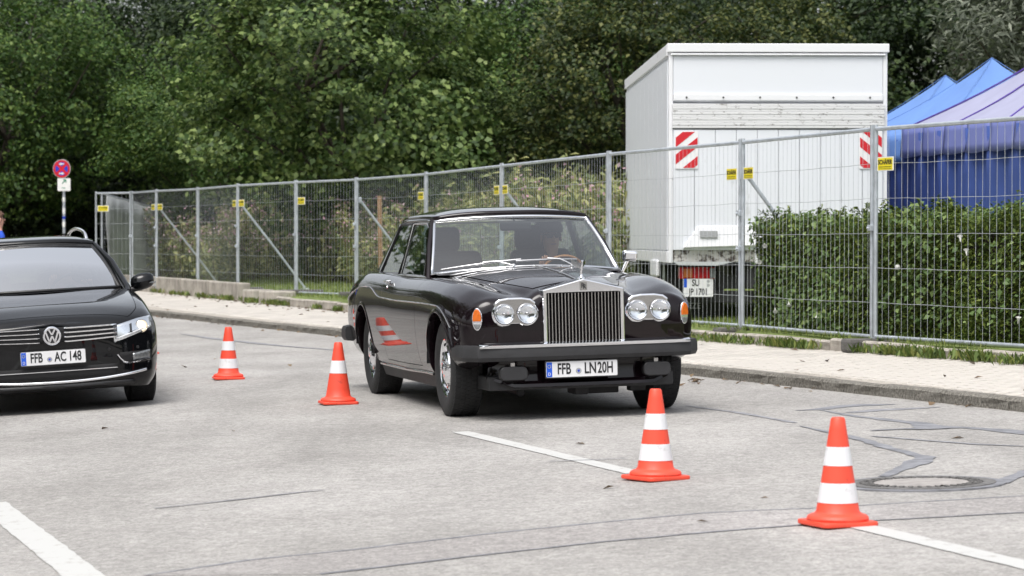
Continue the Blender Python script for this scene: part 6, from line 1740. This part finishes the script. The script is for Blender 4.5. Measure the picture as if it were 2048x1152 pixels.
for sg in (-1, 1):
    for a, b_ in (((sg * .026, .056), (sg * .001, .010)), ((sg * .052, .042), (sg * .022, -.050)), ((sg * .022, -.050), (sg * .001, .000))):
        q.prism(bar2(a, b_, .013), .006 + (.0005 if sg > 0 else 0), mtb @ Matrix.Translation((0, 0, .011)))
q.lathe([(.058, .011), (.058, .018), (.069, .018), (.069, .011)], mtb, n=36, cap=False)
q.build('emblem', M['chrome'], bdg)
for sd in (1, -1):
    # headlight unit: outline in (x, z), wrapping round the corner
    def hl_fn(u, v, sd=sd):
        x = .505 + .33 * u; lo_ = .555 + .09 * u + .02 * u * u; hi = .690 + .078 * u - .055 * max(0, u - .6) ** 1.3; hi = max(hi, lo_ + .02)
        return sd * x, lo_ + (hi - lo_) * v
    hl = sheet('headlight', hl_fn, M['chrome_bowl'], estate, 16, 6, .004)
    sheet('lens', hl_fn, M['lens_glass'], hl, 16, 6, .022, solid=0)
    q = MB(); P0 = Vector(nose(sd * .745, .672, .010)); mtl = basis(tuple(Vector((0, 0, 1)).cross(Vector((sd * .25, .96, 0)).normalized())), (0, 0, 1), tuple(Vector((sd * .25, .96, 0)).normalized()), tuple(P0))
    q.lathe([(.044, -.012), (.040, .002), (.022, .008), (0, .010)], mtl, n=24, cap=False); q.build('bulb_lens', M['led'] if sd < 0 else M['led'], hl, smooth=60)
    q = MB(); q.tube([nose(sd * (.53 + .28 * k / 8), .572 + .085 * (k / 8) + .012, .014) for k in range(9)], .007, 6); q.build('lamp_strip', M['reflex_white'], hl, smooth=50)
    q = MB(); q.lathe([(.044, -.004), (.050, .008), (.054, .004), (.056, -.010)], mtl, n=24, cap=False); q.build('bulb_ring', M['chrome_soft'], hl, smooth=50)
    q = MB(); q.tube([nose(sd * .655, .612 + .090 * k / 4, .014) for k in range(5)], .006, 6); q.build('lamp_divider', M['black_plastic'], hl, smooth=50)
    # lower corner: intake, fog lamp, chrome hook
    cr = sheet('corner_intake', lambda u, v, sd=sd: (sd * (.545 + .275 * u), .370 + .02 * u + (.100 - .015 * u) * v), M['dark_gap'], estate, 12, 3, .006)
    fl_ = sheet('fog_lamp', lambda u, v, sd=sd: (sd * (.655 + .150 * u), .402 + .012 * u + (.052 + .012 * u) * v), M['smoke_lens'], estate, 8, 3, .014)
    q = MB(); q.tube([nose(sd * x, z, .016) for x, z in ((.525, .455), (.545, .425), (.575, .395), (.62, .382), (.70, .388), (.80, .402))], .009, 6); q.build('fog_lamp_trim', M['chrome'], estate, smooth=50)
itk = sheet('lower_intake', lambda u, v: (-.52 + 1.04 * u, .285 + .10 * v), M['dark_gap'], estate, 20, 3, .007)
q = MB(); q.tube([nose(-.52 + 1.04 * k / 20, .352, .014) for k in range(21)], .006, 6); q.build('intake_trim', M['chrome'], itk, smooth=50)
q = MB(); q.tube([nose(-.76 + 1.52 * k / 40, .262 + .055 * abs(-1 + 2 * k / 40) ** 2.5, .014) for k in range(41)], .013, 8); q.build('bumper_trim', M['chrome'], estate, smooth=50)
sheet('splitter', lambda u, v: (-.66 + 1.32 * u, .20 + .045 * v), M['black_plastic'], estate, 24, 2, .010)
for x in (.46, .70, -.46, -.70):
    P0 = nose(x, .505, .004); q = MB(); q.lathe([(.013, 0), (.012, .004), (0, .005)], facing_fwd(P0), n=14, cap=False); q.build('parking_sensor', M['black_plastic'], estate)
pp = nose(0, .47, .03)
number_plate(estate, (0, pp[1], .468), [("FFB", -.135, .62), ("*", -.030, 1), ("AC", .058, .64), ("148", .175, .66)], .52)
def estate_rim(root, side, r, w, mt):
    X = lambda h: h * side
    q = MB(); q.lathe([(.215, X(.09)), (.205, X(.10)), (.19, X(.08)), (.05, X(.06)), (0, X(.06))], mt, n=36, cap=False); q.build('rim', M['zinc'], root, smooth=50)
    for k in range(5):
        a = 2 * math.pi * k / 5; q = MB(); q.box(Vector((X(.085), 0, 0)) + Matrix.Rotation(a, 3, 'X') @ Vector((0, 0, .12)), (.03, .05, .19), Matrix.Rotation(a, 3, 'X')); q.build('spoke', M['zinc'], root, bevel=.008)
for y in (0.0, -2.71):
    for sd in (1, -1): wheel(estate, sd * .79, y, sd, .325, .225, M['tyre'], estate_rim, int(y) + sd + 9)
q = MB(); q.box((0, -2.0, .40), (1.5, 3.0, .10)); q.build('cabin_floor', M['black_leather'], estate)
q = MB(); q.grid([[(t * .75, y, z) for t in ts[::2]] for y, z in ((-.55, .955), (-.85, .965), (-1.05, .95), (-1.10, .80))], flip=True); q.build('dashboard', M['black_leather'], estate, smooth=50)
for x in (-.37, .37): seat(estate, x, -1.95, .36, M['cloth_grey'])
q = MB(); q.box((0, -2.72, .66), (1.25, .16, .60)); q.build('rear_seat', M['cloth_grey'], estate, bevel=.05)
sw = empty('steering_wheel'); sw.parent = estate; sw.location = (-.37, -1.22, .93); sw.rotation_euler = (R(66), 0, 0)
q = MB(); q.tube([(.185 * math.cos(2 * math.pi * k / 32), .185 * math.sin(2 * math.pi * k / 32), 0) for k in range(32)], .015, 8, closed=True); q.build('rim', M['black_plastic'], sw, smooth=60)
q = MB(); q.lathe([(.075, 0), (.07, .03), (0, .04)], n=18, cap=False); q.tube([(-.18, 0, 0), (.18, 0, 0)], .018, 6); q.build('hub', M['black_plastic'], sw)
q = MB(); q.box((0, -1.16, 1.315), (.23, .03, .06)); q.build('rear_view_mirror', M['black_plastic'], estate, bevel=.02)
bpy.context.view_layer.update()
driver(estate, 'person in a pale pink top steering the black estate car', (-.37, -1.80, 1.16), M['cloth_pink'], M['hair_brown'], (-.37, -1.22, .93), .185, slim=.9)

# ------------------------------------------------------------------ walker at the left edge
wx, wy = -7.82, 42.5
root = empty('person', (wx, wy, road_z(wx, wy)), (0, 0, R(-60)), 'person in a blue shirt walking at the left edge with one hand held out', 'person')
J, E = {}, []
J['pelvis'] = ((0, 0, .93), (.15, .11)); J['waist'] = ((0, .01, 1.08), (.135, .10)); J['chest'] = ((0, .0, 1.28), (.165, .115)); J['collar'] = ((0, .0, 1.42), (.09, .07)); J['neck'] = ((0, .02, 1.50), (.052, .055))
J['jaw'] = ((0, .035, 1.555), (.058, .07)); J['head'] = ((0, .025, 1.63), (.076, .095)); J['crown'] = ((0, .015, 1.70), (.055, .07))
E += [('pelvis', 'waist'), ('waist', 'chest'), ('chest', 'collar'), ('collar', 'neck'), ('neck', 'jaw'), ('jaw', 'head'), ('head', 'crown')]
for sd, nm, st in ((1, 'R', .22), (-1, 'L', -.20)):
    J[nm + 'sh'] = ((sd * .19, 0, 1.39), .058)
    if sd > 0: J[nm + 'el'] = ((sd * .25, .02, 1.12), .044); J[nm + 'wr'] = ((sd * .20, .24, 1.16), .028); hd_ = (0, .9, .35)
    else: J[nm + 'el'] = ((sd * .25, .03, 1.11), .044); J[nm + 'wr'] = ((sd * .22, .24, 1.10), .028); hd_ = (0, .9, .2)
    J[nm + 'hip'] = ((sd * .09, 0, .88), .095); J[nm + 'kn'] = ((sd * .10, st * .7, .49), .062); J[nm + 'an'] = ((sd * .10, st * .9 - (.12 if st < 0 else -.05), .09), .042); J[nm + 'to'] = ((sd * .11, st * .9 + .12, .035), .036)
    E += [('collar', nm + 'sh'), (nm + 'sh', nm + 'el'), (nm + 'el', nm + 'wr'), ('pelvis', nm + 'hip'), (nm + 'hip', nm + 'kn'), (nm + 'kn', nm + 'an'), (nm + 'an', nm + 'to')]
    hand_joints(J, E, nm, J[nm + 'wr'][0], nm + 'wr', hd_, (-sd, 0, .3), 1.0, .4)
def wzone(p):
    if p.z > 1.47: return 0
    if p.z > .95 and p.y > .10 and abs(p.x) > .12: return 0
    if p.z > .92: return 1
    return 2
skin_figure('body', J, E, [M['skin'], M['cloth_blue'], M['cloth_dark']], wzone, root)
head_extras(root, (0, .025, 1.64), M['hair_brown'], 1)
